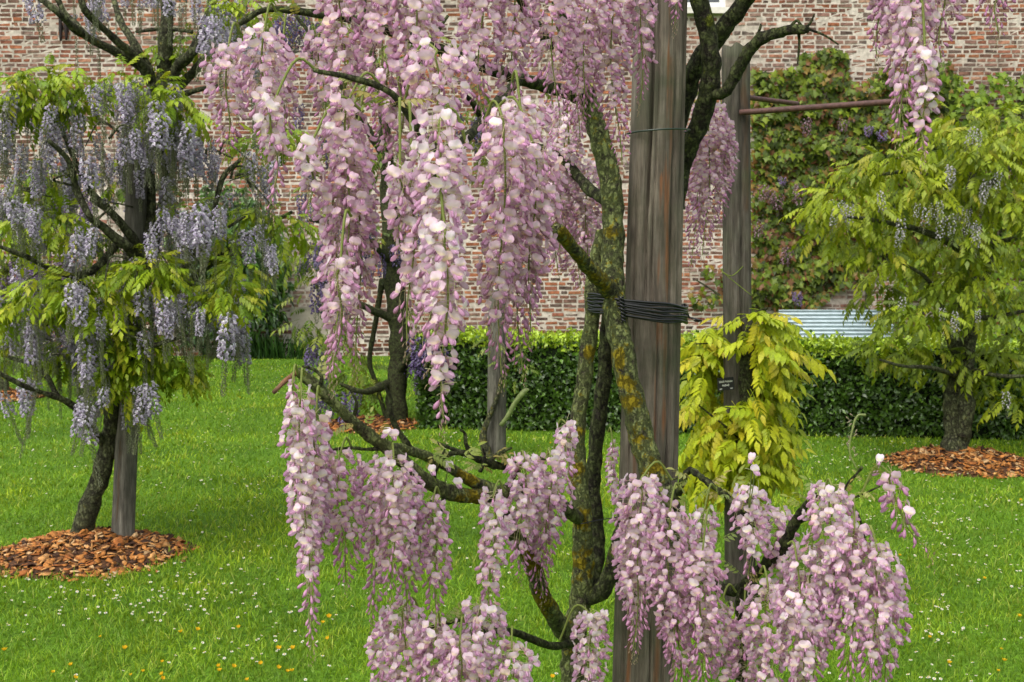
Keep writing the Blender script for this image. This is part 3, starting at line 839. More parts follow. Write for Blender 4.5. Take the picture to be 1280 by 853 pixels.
limb('branch', [(835, 190, 2.75), (858, 118, 2.73), (868, 88, 2.71), (890, 55, 2.69), (918, 18, 2.65), (945, -15, 2.6), (1000, -70, 2.4), (1080, -95, 2.1), (1160, -80, 1.9), (1260, -60, 1.8)], [12, 12, 12, 12, 11, 10, 9, 8, 7, 6], main, M_BARKD, .15, n=80, sides=14)
limb('branch', [(884, 118, 2.63), (903, 117, 2.6), (917, 97, 2.58), (930, 75, 2.56), (944, 54, 2.54), (962, 44, 2.52), (990, 38, 2.5), (1010, 36, 2.48)], [6, 7, 7.5, 8, 7.5, 7, 6.5, 5], main, M_BARKD, .08, n=50, bump=.35, bs=45)
for tw in ([(943, 52, 2.54), (950, 36, 2.53), (951, 30, 2.53)], [(985, 37, 2.5), (996, 26, 2.5), (1004, 34, 2.49), (1030, 44, 2.47), (1048, 56, 2.46)], [(1000, 38, 2.49), (1012, 30, 2.48), (1018, 18, 2.48)], [(998, 38, 2.5), (999, 55, 2.5), (997, 80, 2.5)]):
    limb('twig', tw, np.linspace(2.2, 1.1, len(tw)), main, M_BARKD, 0, sides=6, n=14)
# upper left branches
limb('branch', [(735, 125, 2.55), (700, 113, 2.45), (645, 97, 2.3), (583, 74, 2.15), (520, 50, 2.02), (455, 28, 1.95), (400, 18, 1.92), (335, 12, 1.9), (300, 30, 1.88)], [9, 8, 8, 8, 7, 6, 5, 4, 3], main, M_BARKD, .1, n=70)
limb('branch', [(712, 75, 2.5), (690, 55, 2.4), (676, 42, 2.3), (660, 15, 2.2), (630, -30, 2.1), (560, -70, 1.9), (470, -80, 1.75), (380, -60, 1.7)], [8, 7, 7, 6.5, 6, 6, 5, 4], main, M_BARKD, .1, n=50)
limb('branch', [(650, 98, 2.3), (622, 128, 2.1), (604, 150, 1.9), (575, 180, 1.72), (545, 185, 1.64), (522, 160, 1.6), (500, 128, 1.58), (478, 110, 1.57), (440, 98, 1.56), (392, 88, 1.56)], [6, 6, 6, 6, 6, 5.5, 5, 4.5, 4, 2.5], main, M_BARKD, .05, n=60)
limb('branch', [(604, 150, 1.9), (590, 128, 1.88), (580, 118, 1.86)], [5, 4, 2.5], main, M_BARKD, 0, n=16)
limb('branch', [(757, 250, 2.58), (735, 235, 2.66), (712, 208, 2.72), (690, 190, 2.76), (665, 180, 2.78)], [8, 7, 6, 4, 3], main, M_BARKD, .05, n=36)
limb('branch', [(860, -50, 2.5), (800, -75, 2.3), (740, -70, 2.15), (680, -60, 2.05)], [9, 8, 6, 5], main, M_BARKD, .1, n=30)
# lower left arm
limb('branch', [(722, 648, 2.5), (708, 636, 2.44), (680, 620, 2.36), (645, 614, 2.24), (600, 621, 2.14), (556, 613, 2.08), (529, 598, 2.04), (502, 575, 2.0), (480, 557, 1.98), (448, 533, 1.95), (421, 508, 1.93), (395, 483, 1.91), (372, 464, 1.9)],
     [9, 9, 9, 9.5, 10, 9.5, 9, 8.5, 8.5, 7.5, 7, 7.5, 6], main, M_BARK, .12, [(590, 617, 22), (690, 628, 14)], n=110)
limb('branch', [(482, 560, 1.98), (512, 563, 2.03), (542, 575, 2.08), (569, 589, 2.12), (592, 603, 2.14), (615, 612, 2.17)], [6, 7, 6.5, 7, 8, 8], main, M_BARK, .12, [(585, 600, 18)], n=46)
limb('twig', [(512, 562, 2.03), (505, 549, 2.02), (495, 534, 2.02), (488, 515, 2.01), (488, 498, 2.01), (478, 478, 2.0)], [5, 4.5, 4, 3, 2.5, 1.5], main, M_BARKD, 0, sides=8, n=26, bump=.3, bs=50)
limb('twig', [(548, 572, 2.1), (575, 566, 2.13), (603, 576, 2.17), (625, 583, 2.2), (645, 580, 2.22)], [4, 4, 5, 5, 3], main, M_BARKD, 0, sides=8, n=26, bump=.4, bs=60)
for tw in ([(575, 566, 2.13), (563, 560, 2.12), (552, 556, 2.12), (545, 552, 2.12)], [(590, 570, 2.15), (583, 556, 2.14), (581, 542, 2.14), (576, 538, 2.13)], [(612, 578, 2.18), (622, 568, 2.19), (640, 560, 2.2)], [(640, 600, 2.22), (650, 585, 2.23), (668, 572, 2.25), (684, 576, 2.26)],
           [(480, 560, 1.98), (460, 562, 1.96), (440, 560, 1.94), (415, 562, 1.92)], [(440, 528, 1.95), (446, 505, 1.94), (438, 488, 1.94)], [(398, 488, 1.91), (402, 472, 1.9), (392, 462, 1.9), (378, 458, 1.89)], [(540, 605, 2.06), (548, 580, 2.05), (556, 562, 2.05)],
           [(556, 612, 2.08), (538, 630, 2.05), (524, 650, 2.03), (512, 672, 2.02)], [(556, 612, 2.08), (552, 640, 2.06), (546, 660, 2.06)], [(600, 590, 2.16), (606, 572, 2.16), (604, 560, 2.16)]):
    limb('twig', tw, np.linspace(3.2, 1.5, len(tw)), main, M_BARKD, 0, sides=6, n=14, bump=.5, bs=90)
limb('cut_stub', [(372, 465, 1.9), (358, 475, 1.88), (342, 491, 1.86)], [3.5, 3.2, 2.6], main, M_POST, .9, sides=8, n=10)
limb('branch', [(716, 800, 2.5), (698, 780, 2.44), (678, 745, 2.36), (668, 712, 2.3), (655, 687, 2.25), (636, 658, 2.2), (628, 635, 2.17)], [13, 12, 11.5, 11.5, 10, 9, 7], main, moss=.2, spots=[(680, 752, 24), (668, 705, 20), (655, 690, 12)], n=60)
limb('twig', [(720, 800, 2.5), (690, 808, 2.35), (640, 790, 2.2), (600, 790, 2.1), (560, 800, 2.05)], [5, 5, 5, 4, 3], main, M_BARKD, .05, sides=8, n=30)
limb('twig', [(600, 790, 2.1), (580, 775, 2.08), (550, 782, 2.06), (520, 790, 2.04)], [3, 3, 2.5, 2], main, M_BARKD, .05, sides=6, n=16)
# lower right arm
limb('branch', [(850, 690, 2.40), (880, 720, 2.33), (912, 738, 2.25), (932, 730, 2.2), (948, 714, 2.16), (972, 693, 2.1), (990, 662, 2.06), (1004, 636, 2.03), (1020, 620, 2.0), (1048, 617, 1.98), (1064, 600, 1.97), (1078, 584, 1.96)], [8, 8, 7, 6.5, 7, 7.5, 6.5, 5, 3.5, 2.5, 2, 1.5], main, M_BARKD, .05, n=120, bump=.5, bs=60)
limb('branch', [(842, 640, 2.42), (850, 610, 2.34), (862, 588, 2.28), (880, 600, 2.22), (905, 618, 2.18), (930, 640, 2.14), (960, 650, 2.1)], [5, 4.5, 4, 4, 3.8, 3, 2], main, M_BARKD, .05, n=70, bump=.6, bs=70)
limb('branch', [(930, 732, 2.2), (925, 765, 2.22), (930, 810, 2.25), (922, 870, 2.3)], [7, 6, 6, 6], main, M_BARKD, .1, n=24)
for tw in ([(1020, 622, 2.0), (1050, 627, 1.96), (1078, 618, 1.94), (1100, 608, 1.93)], [(1048, 617, 1.98), (1062, 628, 1.96), (1075, 650, 1.95), (1085, 690, 1.94)], [(990, 662, 2.06), (1008, 650, 2.04), (1040, 645, 2.02)], [(862, 588, 2.28), (852, 596, 2.24), (838, 600, 2.2)]):
    limb('twig', tw, np.linspace(2.2, 1.2, len(tw)), main, M_BARKD, .3, sides=6, n=14)
# a curled young shoot
m = MB(); tube(m, [P(1072, 588, 1.96), P(1062, 565, 1.96), P(1066, 535, 1.96), P(1072, 520, 1.96), P(1082, 519, 1.96)], [.0012, .0014, .0018, .002, .0026], 6, (.26, .31, .11), n=20)
for k in range(14):
    p = P(1064 + 5 * math.sin(k), 575 - k * 4.2, 1.96); m.inst(BUD[1], p[None], frames(np.array([[rnd.uniform(-1, 1), 0, .6]]), np.array([[0, 0, 1.]])) * .010, np.array([[.42, .50, .26]]))
part('shoot', m, M_LEAF, main)

RAC = [  # px, py of the top, length px, width px, Y, paleness, open fraction, arch start (px,py) or None
    (285, 62, 128, 62, 1.85, .5, .75, (300, 40)), (330, 40, 152, 72, 1.80, .55, .7, (345, 15)), (352, 70, 110, 50, 1.95, .4, .7, (365, 18)),
    (342, 128, 125, 42, 1.55, .9, .65, (400, 92)), (388, 182, 82, 40, 1.55, .95, .8, (455, 140)),
    (425, -50, 230, 72, 1.72, .35, .75, None), (470, -70, 250, 84, 1.68, .3, .75, None), (400, 40, 140, 50, 1.95, .35, .7, (415, 20)), (515, -70, 190, 84, 1.66, .6, .8, None),
    (545, 62, 105, 112, 1.60, .6, .95, (505, 130)), (500, 90, 120, 80, 1.66, .4, .9, (480, 112)), (600, -60, 200, 76, 1.75, .4, .75, None),
    (640, -50, 200, 76, 1.78, .35, .75, None), (690, -50, 190, 86, 1.95, .35, .75, None), (735, -30, 170, 80, 2.05, .35, .75, None),
    (765, -20, 220, 64, 2.10, .3, .7, None), (805, -50, 170, 50, 2.12, .25, .7, None), (722, 20, 150, 60, 2.15, .3, .7, None), (842, -40, 66, 30, 2.2, .2, .6, None),
    (706, 130, 180, 62, 2.72, .6, .8, (712, 205)), (735, 205, 130, 56, 2.75, .5, .8, (735, 235)), (690, 190, 150, 56, 2.78, .7, .9, (690, 190)), (720, 250, 110, 62, 2.8, .4, .8, (720, 215)),
    (888, 132, 185, 66, 2.82, .4, .72, (870, 120)), (872, 170, 160, 46, 2.86, .2, .6, (868, 130)), (905, 150, 130, 40, 2.85, .35, .7, (890, 120)),
    (1098, -40, 105, 40, 1.75, .25, .6, None), (1140, -50, 215, 76, 1.65, .55, .72, None), (1180, -40, 110, 56, 1.70, .3, .6, None), (1250, -40, 78, 60, 1.8, .2, .5, None), (1156, 60, 125, 44, 1.62, .75, .75, None), (1120, -40, 150, 60, 1.72, .4, .7, None),
    (435, 128, 300, 78, 1.58, .4, .72, (480, 112)), (446, 165, 290, 60, 1.62, .3, .7, (470, 108)), (420, 235, 235, 56, 1.60, .45, .66, (478, 112)), (425, 330, 140, 64, 1.5, .55, .6, None),
    (550, 150, 300, 92, 1.46, .9, .86, (585, 185)), (556, 285, 240, 62, 1.42, .9, .88, None), (515, 215, 210, 70, 1.52, .65, .72, (510, 135)), (500, 210, 80, 56, 1.5, .95, .95, (500, 130)),
    (628, 148, 318, 86, 1.55, .4, .78, (606, 150)), (668, 185, 225, 78, 1.6, .5, .75, (620, 135)), (650, 240, 220, 70, 1.62, .2, .72, None), (650, 130, 140, 90, 1.64, .6, .9, (640, 100)),
    (376, 490, 330, 52, 1.80, .7, .80, (380, 470)), (366, 478, 125, 20, 1.86, -.1, .05, (372, 468)), (395, 520, 160, 56, 1.84, .8, .85, (400, 490)), (388, 560, 170, 62, 1.86, .6, .8, (415, 562)), (425, 568, 165, 70, 1.92, .2, .75, (440, 560)),
    (468, 585, 200, 50, 1.98, .35, .75, (478, 560)), (492, 575, 175, 78, 1.92, .6, .78, (490, 566)), (510, 605, 170, 60, 2.0, .4, .7, (524, 640)), (541, 628, 160, 52, 2.0, .35, .65, (550, 620)),
    (617, 618, 160, 50, 2.02, .6, .78, (630, 615)), (655, 572, 150, 62, 2.18, .6, .8, (650, 590)), (688, 572, 150, 66, 2.24, .45, .7, (684, 576)), (670, 600, 150, 60, 2.28, .2, .7, (675, 615)), (708, 530, 60, 34, 2.3, .8, .9, (690, 575)),
    (505, 758, 170, 80, 1.98, .5, .8, (530, 785)), (545, 780, 150, 70, 1.95, .5, .8, (550, 782)), (600, 755, 140, 76, 2.0, .7, .85, (600, 788)), (640, 810, 120, 76, 1.96, .75, .9, (640, 790)), (575, 800, 120, 80, 1.92, .55, .85, (580, 778)), (480, 790, 120, 50, 2.05, .4, .8, (520, 790)),
    (738, 768, 150, 58, 2.1, .65, .85, (700, 800)), (766, 555, 100, 18, 2.75, .6, .9, (760, 540)),
    (802, 600, 215, 76, 2.05, .6, .78, (840, 600)), (838, 635, 210, 74, 2.02, .35, .8, (850, 612)), (790, 640, 180, 50, 2.1, .45, .75, (815, 600)), (878, 690, 190, 70, 2.0, .4, .8, (890, 640)), (850, 730, 160, 60, 2.04, .3, .75, None), (880, 640, 120, 48, 2.12, .8, .9, (895, 612)),
    (940, 612, 110, 60, 2.05, .75, .85, (930, 640)), (975, 640, 120, 50, 2.1, .55, .85, (975, 690)), (1040, 612, 200, 86, 1.92, .65, .8, (1030, 619)), (1015, 690, 190, 80, 1.94, .6, .82, (1010, 650)), (1068, 660, 200, 76, 1.90, .45, .78, (1066, 625)), (1096, 688, 175, 78, 1.88, .6, .8, (1080, 665)),
    (960, 735, 160, 74, 1.98, .55, .85, (950, 715)), (1000, 740, 150, 80, 1.92, .65, .85, (985, 680)), (930, 780, 110, 60, 2.05, .35, .8, (932, 735)), (1115, 720, 150, 56, 1.9, .5, .75, (1090, 690)), (900, 760, 120, 60, 2.06, .45, .85, (920, 740)),
]
def build_racemes():
    ns = 300 // len(RAC)
    for k, (px, py, L, w, Y, pale, op, ar) in enumerate(RAC):
        top = P(px, py, Y); s = Y / F
        a = P(ar[0], ar[1], Y + .03) if ar else top + np.array([rnd.uniform(-.03, .03), .03, .06])
        raceme(main, top, L * s, w * s * .90, .0172 + .0035 * max(0, pale) if Y < 2.5 else .0172, pale, op, a, ns + (1 if k < 300 - ns * len(RAC) else 0))
    # the loose, half spent cluster on its own bent stalk
    top = P(1112, 592, 1.96)
    raceme(main, top, 100 * 1.96 / F, 46 * 1.96 / F, .024, .45, .6, P(1075, 622, 1.97), 2, np.array([.55, 0, 0]), .8)
build_racemes()
# single blooms clinging to the bare arm
for px, py, Y, sx, sy in ((484, 543, 1.96, 2, 14), (540, 590, 2.0, 6, 14), (572, 606, 2.06, 0, 8), (940, 575, 2.0, -4, 60), (943, 590, 2.0, -6, 45), (1100, 577, 1.96, -26, 40), (560, 585, 2.05, -4, 20), (492, 546, 1.96, -4, 12)):
    o = link('flower', flower_mesh(rnd.randrange(5), rnd.choice([2, 4])), main)
    place(o, P(px, py, Y), frames(unit(np.array([[rnd.uniform(-.8, .8), -1, .1]])), np.array([[0, 0, 1.]]))[0] * .020, tree_base)
    m = MB(); tube(m, [P(px, py + 2, Y + .006), P(px + sx * .3, py + sy * .4, Y + .012), P(px + sx, py + sy, Y + .02)], .0011, 5, (.22, .27, .08), n=8); part('stalk', m, M_LEAF, main)
# young coppery leaf sprigs breaking along the arms
def sprigs():
    tms = [pinnate(4, .5, lw=.34, ll=.34, seed=31), pinnate(3, .2, lw=.34, ll=.4, seed=32)]
    pos = []; dr = []
    for (x0, y0, x1, y1, Y, n) in ((850, 600, 905, 612, 2.2, 10), (900, 615, 960, 640, 2.12, 8), (1000, 640, 1050, 615, 2.0, 8), (930, 720, 985, 670, 2.1, 8), (1050, 620, 1100, 600, 1.95, 6), (400, 480, 470, 545, 1.93, 7), (500, 560, 600, 590, 2.08, 8), (600, 575, 660, 590, 2.2, 9), (520, 780, 620, 790, 2.05, 7), (850, 640, 900, 690, 2.2, 8), (300, 30, 420, 18, 1.9, 5), (440, 100, 520, 160, 1.56, 5), (640, 95, 720, 115, 2.4, 4)):
        for _ in range(n):
            t = rnd.random(); pos.append(P(x0 + (x1 - x0) * t + rnd.uniform(-6, 6), y0 + (y1 - y0) * t + rnd.uniform(-6, 6), Y + rnd.uniform(-.03, .03)))
            dr.append(unit(np.array([rnd.uniform(-1, 1), rnd.uniform(-1, .3), rnd.uniform(-.2, 1.1)])))
    pos = np.array(pos); n = len(pos)
    M = frames(np.array(dr), np.array([[0, -.4, 1.]]) + rng.uniform(-.4, .4, (n, 3))) * rng.uniform(.022, .05, n)[:, None, None]
    pal = [(.22, .27, .05), (.28, .24, .07), (.18, .24, .05), (.30, .31, .10)]
    var = {}
    for k, tm in enumerate(tms):
        for c, col in enumerate(pal):
            m = MB(); m.inst(tm, np.zeros((1, 3)), np.eye(3)[None], np.array([col])); var[k, c] = m.mesh('leaf', M_LEAF)
    for i in range(n):
        o = link('leaf', var[rnd.randrange(2), rnd.randrange(4)], main); place(o, pos[i], M[i], tree_base)
sprigs()

# ------------------------------------------------------------------ posts
def post(label, base, top, r0, r1, mat, nz=60, crack=(), warm=(), seed=0, sides=40, chip=0.0):
    """a round timber post with flats, open cracks and a worn top; base/top world points"""
    root = MB(); base = np.asarray(base, float); top = np.asarray(top, float)
    V = []; C = []
    for i in range(nz + 1):
        t = i / nz; c = base * (1 - t) + top * t; r = r0 * (1 - t) + r1 * t
        for j in range(sides):
            a = j / sides * 2 * math.pi
            rr = r * (1 + .05 * math.cos(3 * a + seed) + .03 * math.cos(7 * a + seed * 2 + t * 1.5) + .012 * n3((math.cos(a) * 3, math.sin(a) * 3, t * 9), 1, seed))
            for ca, cw, cd, t0, t1 in crack:
                if t0 < t < t1:
                    da = abs((a - ca - .05 * math.sin(t * 25 + seed) + math.pi) % (2 * math.pi) - math.pi)
                    rr -= cd * r * max(0, 1 - da / cw) * min(1, (t - t0) * 12, (t1 - t) * 12)
            w = 0.0
            for wa, ww, t0, t1 in warm:
                da = abs((a - wa + math.pi) % (2 * math.pi) - math.pi)
                if t0 < t < t1: w = max(w, (1 - da / ww) * 1.3 * (.62 + .9 * n3((math.cos(a) * 4, math.sin(a) * 4, t * 26), 1, seed)) if da < ww else 0)
            z = c[2] + (chip * n3((math.cos(a) * 2, math.sin(a) * 2, 3), 1, seed) if i == nz else 0)
            V.append([c[0] + rr * math.cos(a), c[1] + rr * math.sin(a), z]); C.append((w, 0, 0))
    i0 = np.arange(nz)[:, None] * sides; j = np.arange(sides)[None]; j2 = (j + 1) % sides
    f = np.stack([i0 + j, i0 + j2, i0 + sides + j2, i0 + sides + j], -1).reshape(-1, 4)
    V.append(top + [0, 0, -.004]); C.append((0, 0, 0))
    e = nz * sides
    f3 = np.array([[len(V) - 1, e + k, e + (k + 1) % sides] for k in range(sides)])
    root.add(np.array(V), [f, f3], np.array(C))
    root.v = [np.concatenate(root.v) - base]
    o = link('wooden_post', root.mesh('wooden_post', mat), None, tuple(base))
    return tag(o, label, 'post')
def post_px(label, xb, xt, Y, zt, r0, r1, mat, **kw):
    b = P(xb, 400, Y); t = P(xt, 100, Y)
    dxdz = (t[0] - b[0]) / (t[2] - b[2])
    base = np.array([b[0] + dxdz * (-.02 - b[2]), Y, -.02]); top = np.array([b[0] + dxdz * (zt - b[2]), Y, zt])
    return post(label, base, top, r0, r1, mat, **kw)
HP = -math.pi / 2
post_px('thick weathered brown post with a reddish strip, supporting the pink wisteria', 815, 823, PY, 2.46, .070, .052, M_POST, nz=110, sides=110,
        crack=[(HP - .42, .10, .5, .55, .97), (HP + .60, .07, .35, .0, .8), (HP + .98, .10, .22, .0, 1.0), (HP - .85, .07, .3, .1, .7), (HP + .1, .05, .25, .2, .62), (HP - .15, .045, .2, .5, .9)],
        warm=[(HP + .40, .26, .0, .80), (HP + .25, .10, .5, .9), (HP - .6, .16, .1, .55), (HP + .1, .14, .3, .7)], seed=1.3)
post_px('grey-brown split post with broken top, two rusty bars and a black plant label', 922, 920, 5.15, 2.40, .061, .059, M_POSTB, nz=50, crack=[(HP + .15, .12, .4, .0, 1.0), (HP - .7, .08, .2, .3, .9)], warm=[(HP + .5, .5, .7, 1.0)], seed=2.2, chip=.03)

# black wire bundle tying trunks to the post, and the thin loop above it
def wire_bundle():
    c = P(794, 384, PY); t = thing('wire_tie', 'bundle of black wire binding the mossy trunks to the thick post', 'wire', tuple(c))
    R = np.array([62 * PY / F, .112, 0])
    def lp(a, dz, k=1.0):
        x = math.cos(a); y = math.sin(a)
        sx = R[0] * k * (abs(x) ** .7) * (1 if x > 0 else -1); sy = R[1] * k * (abs(y) ** .8) * (1 if y > 0 else -1)
        return c + np.array([sx, sy - .012, dz - .13 * sx])
    for i in range(10):
        m = MB(); dz = (i - 4.5) * .0040 + rnd.uniform(-.0015, .0015); ph = rnd.uniform(0, 6)
        pts = [lp(a, dz + .0022 * math.sin(5 * a + ph), 1 + rnd.uniform(-.004, .004) + .012 * (i % 2)) for a in np.linspace(0, 2 * math.pi, 60)]
        tube(m, np.array(pts), .0026, 6, (.006, .006, .007)); part('wire_loop', m, M_WIRE, t)
    m = MB(); a = lp(-math.pi / 2 - .25, .022, 1.04); b = lp(-math.pi / 2 - .2, -.03, 1.05)
    for ph in (0, math.pi):
        pts = [a + (b - a) * u + np.array([.004 * math.cos(u * 22 + ph), .004 * math.sin(u * 22 + ph) - .004, 0]) for u in np.linspace(0, 1, 40)]
        tube(m, np.array(pts), .0019, 5, (.012, .012, .013))
    part('twist', m, M_WIRE, t)
    m = MB(); e = lp(-.35, -.004, 1.0); tube(m, [e, e + np.array([.03, -.012, -.008]), P(868, 401, PY - .05), P(874, 402, PY - .05)], .002, 5, (.012, .012, .013), n=14)
    e = lp(-.3, .006, 1.0); tube(m, [e, P(858, 388, PY - .06), P(862, 398, PY - .05)], .002, 5, (.012, .012, .013), n=10); part('tail', m, M_WIRE, t)
wire_bundle()
c = P(822, 166, PY); m = MB()
tube(m, np.array([[math.cos(a) * .068, math.sin(a) * .070, .004 * math.cos(a)] for a in np.linspace(0, 2 * math.pi, 40)]), .0022, 6, (.016, .03, .018))
tag(link('wire_loop', m.mesh('wire_loop', M_WIRE), None, tuple(c)), 'thin dark green wire ringed high around the thick post', 'wire')
m = MB(); tube(m, [P(726, 655, 2.47), P(750, 650, 2.5), P(790, 644, 2.55)], .0012, 5, (.012, .012, .013), n=10)
m.v = [np.concatenate(m.v) - P(750, 650, 2.5)]
tag(link('tie_wire', m.mesh('tie_wire', M_WIRE), None, tuple(P(750, 650, 2.5))), 'fine black wire strung from the mossy trunk to the thick post low down', 'wire')

# rusty bars on the grey post
for lab, a, b, Ya, Yb, r in (('long rusty steel bar sticking out from the grey split post', (925, 141), (1150, 125), 5.08, 4.72, .0125), ('short rusty steel bar behind the long one on the grey split post', (925, 121), (997, 130), 5.2, 5.5, .011)):
    m = MB(); A = P(*a, Ya); B = P(*b, Yb); tube(m, [A, (A + B) / 2, B], r, 10, (.085, .04, .032), .04, 60, 14)
    m.v = [np.concatenate(m.v) - A]; tag(link('steel_bar', m.mesh('steel_bar', M_RUST), None, tuple(A)), lab, 'bar')

# plant label: black plate with tiny white lettering
c = P(907, 480, 5.06); sg = thing('plant_label', 'small black plant label with white lettering on the grey split post', 'plant label', tuple(c))
tilt = np.array([[math.cos(.08), 0, -math.sin(.08)], [0, 1, 0], [math.sin(.08), 0, math.cos(.08)]])
m = MB(); box(m, c, (.070, .004, .054), (.012, .012, .012), 0, tilt); part('plate', m, M_PAINT, sg, smooth=False)
m = MB()
def strokes(x0, x1, z, h):
    x = x0
    while x < x1:
        w = rnd.uniform(.0022, .0034)
        box(m, c + tilt @ np.array([x + w / 2, -.003, z]), (w * .55, .001, h * rnd.uniform(.65, 1.1)), (.7, .7, .66), 0, tilt)
        box(m, c + tilt @ np.array([x + w * .8, -.003, z + rnd.choice([-.3, 0, .3]) * h]), (w * .8, .0012, h * .25), (.7, .7, .66), 0, tilt); x += w + .0012
strokes(-.028, -.005, .010, .009); strokes(-.001, .027, .010, .009); strokes(-.016, .013, -.006, .009); strokes(-.028, -.017, -.021, .005); strokes(.017, .026, -.020, .006)
part('lettering', m, M_PAINT, sg, smooth=False)

# ------------------------------------------------------------------ generic foliage scatter
def leaf_variants(name, tms, pal, mat):
    out = {}
    for k, tm in enumerate(tms):
        for c, col in enumerate(pal):
            m = MB(); m.inst(tm, np.zeros((1, 3)), np.eye(3)[None], np.array([col])); out[k, c] = m.mesh(name, mat)
    return out
def scatter(tree, name, stuff, tms, pal, mat, pos, M, ci, ki, score, n_single=300):
    """n_single leaves as parts, the rest joined into one part"""
    pos = np.asarray(pos); M = np.asarray(M); ci = np.asarray(ci); ki = np.asarray(ki)
    base = np.array(tree.location); pl = np.array(pal)
    order = np.argsort(-np.asarray(score)); n_single = min(n_single, len(pos))
    if n_single:
        var = leaf_variants(name, tms, pal, mat)
        for i in order[:n_single]:
            o = link(name, var[int(ki[i]), int(ci[i])], tree); place(o, pos[i], M[i], base)
    rest = order[n_single:]
    if len(rest):
        mb = MB()
        for k, tm in enumerate(tms):
            q = rest[ki[rest] == k]
            mb.inst(tm, pos[q], M[q], pl[ci[q]] * rng.uniform(.82, 1.18, (len(q), 1)))
        part(stuff, mb, mat, tree, 'stuff')
def vis_score(pos):
    """larger for leaves inside the frame and near"""
    x, y, d = project(pos)
    return ((x > 0) & (x < 1280) & (y > 0) & (y < 853)) * 1.0 + 1.0 / d + rng.uniform(0, .02, len(pos))
def pads(specs, Y, n_per, size, depth=.35, droop=(.1, .6), pw=None):
    """pinnate leaves over cushions of foliage: (px,py,half w,half h[,dY])"""
    pos = []; dr = []; sc = []
    for sp in specs:
        px, py, hw, hh = sp[:4]; dY = sp[4] if len(sp) > 4 else rnd.uniform(-depth, depth)
        c = P(px, py, Y + dY); s = (Y + dY) / F
        n = int(n_per * (hw * hh) / (50 * 28)) + 3
        for _ in range(n):
            v = unit(np.array([rnd.gauss(0, 1), rnd.gauss(0, 1), rnd.gauss(0, 1) * .9 + .25])); q = rnd.uniform(.35, 1.0) ** .6
            p = c + v * q * np.array([hw * s, hw * s * .8, hh * s])
            d = unit(v * [1, 1, .5] + np.array([rnd.uniform(-.5, .5), rnd.uniform(-.6, .3), -rnd.uniform(*droop)]))
            pos.append(p); dr.append(d); sc.append(size * rnd.uniform(.65, 1.2))
    pos = np.array(pos); n = len(pos)
    up = np.array([[0, -.25, 1.0]]) + rng.uniform(-.4, .4, (n, 3))
    return pos, frames(np.array(dr), up) * np.array(sc)[:, None, None], rng.integers(0, len(PIN), n)

def mini_raceme(L, w, fs, ntop, tail, petal, petal2, seed, size_open=1.0, tailc=(.15, .19, .085)):
    """a distant wisteria cluster: small pea flowers above, greenish bud tail below; unit metres"""
    r = random.Random(seed); mb = MB()
    tube(mb, [[0, 0, .03], [0, 0, -L * .5], [r.uniform(-.03, .03), 0, -L]], [.002, .0015, .001], 3, (.14, .18, .05), n=8, cap=False)
    diam = np.array([[0, 0, -.4], [.9, -.5, .1], [1.0, 0, .35], [.9, .5, .1], [.3, 0, .55], [1.3, 0, -.35]])
    df = [np.array([[0, 1, 2], [0, 2, 3], [1, 4, 2], [2, 4, 3], [0, 5, 1], [0, 3, 5]])]
    dc = np.array([[.8, .7, .8], [1, 1, 1], [1, 1, 1], [1, 1, 1], [1.1, 1.1, 1.1], [.7, .6, .8]])
    n = int(ntop); ang = 0
    for i in range(n):
        t = i / n; z = -L * t
        op = t < 1 - tail
        R = w / 2 * ((.75 + .25 * min(1, t / .1)) * (1 - .5 * t) if op else .35 * (1 - .6 * (t - 1 + tail) / max(tail, .01)))
        ang += 2.4 + r.uniform(-.4, .4); rad = np.array([math.cos(ang), math.sin(ang), 0])
        s = fs * (r.uniform(.8, 1.2) if op else r.uniform(.35, .55))
        d = rad + np.array([0, 0, r.uniform(-.4, .3) if op else -.8])
        col = np.array(petal if r.random() < .6 else petal2) if op else np.array(tailc)
        if op and r.random() < .12: col = col * .6
        mb.inst((diam, df, dc), (rad * R * r.uniform(.5, 1.05) + [0, 0, z])[None], frames(unit(d)[None], np.array([[0, 0, 1.]])) * s, (col * r.uniform(.85, 1.15))[None])
    return mb
def hang(tree, meshes, pts, scl=(.8, 1.15)):
    base = np.array(tree.location)
    for p in pts:
        o = link('raceme', rnd.choice(meshes), tree)
        a = rnd.uniform(0, 6.28); s = rnd.uniform(*scl)
        tl = Matrix.Rotation(rnd.gauss(0, .14), 4, 'X') @ Matrix.Rotation(rnd.gauss(0, .16), 4, 'Y')
        o.matrix_local = Matrix.Translation(Vector(np.asarray(p) - base)) @ tl @ Matrix.Rotation(a, 4, 'Z') @ Matrix.Diagonal((s, s, s * rnd.uniform(.85, 1.2), 1))
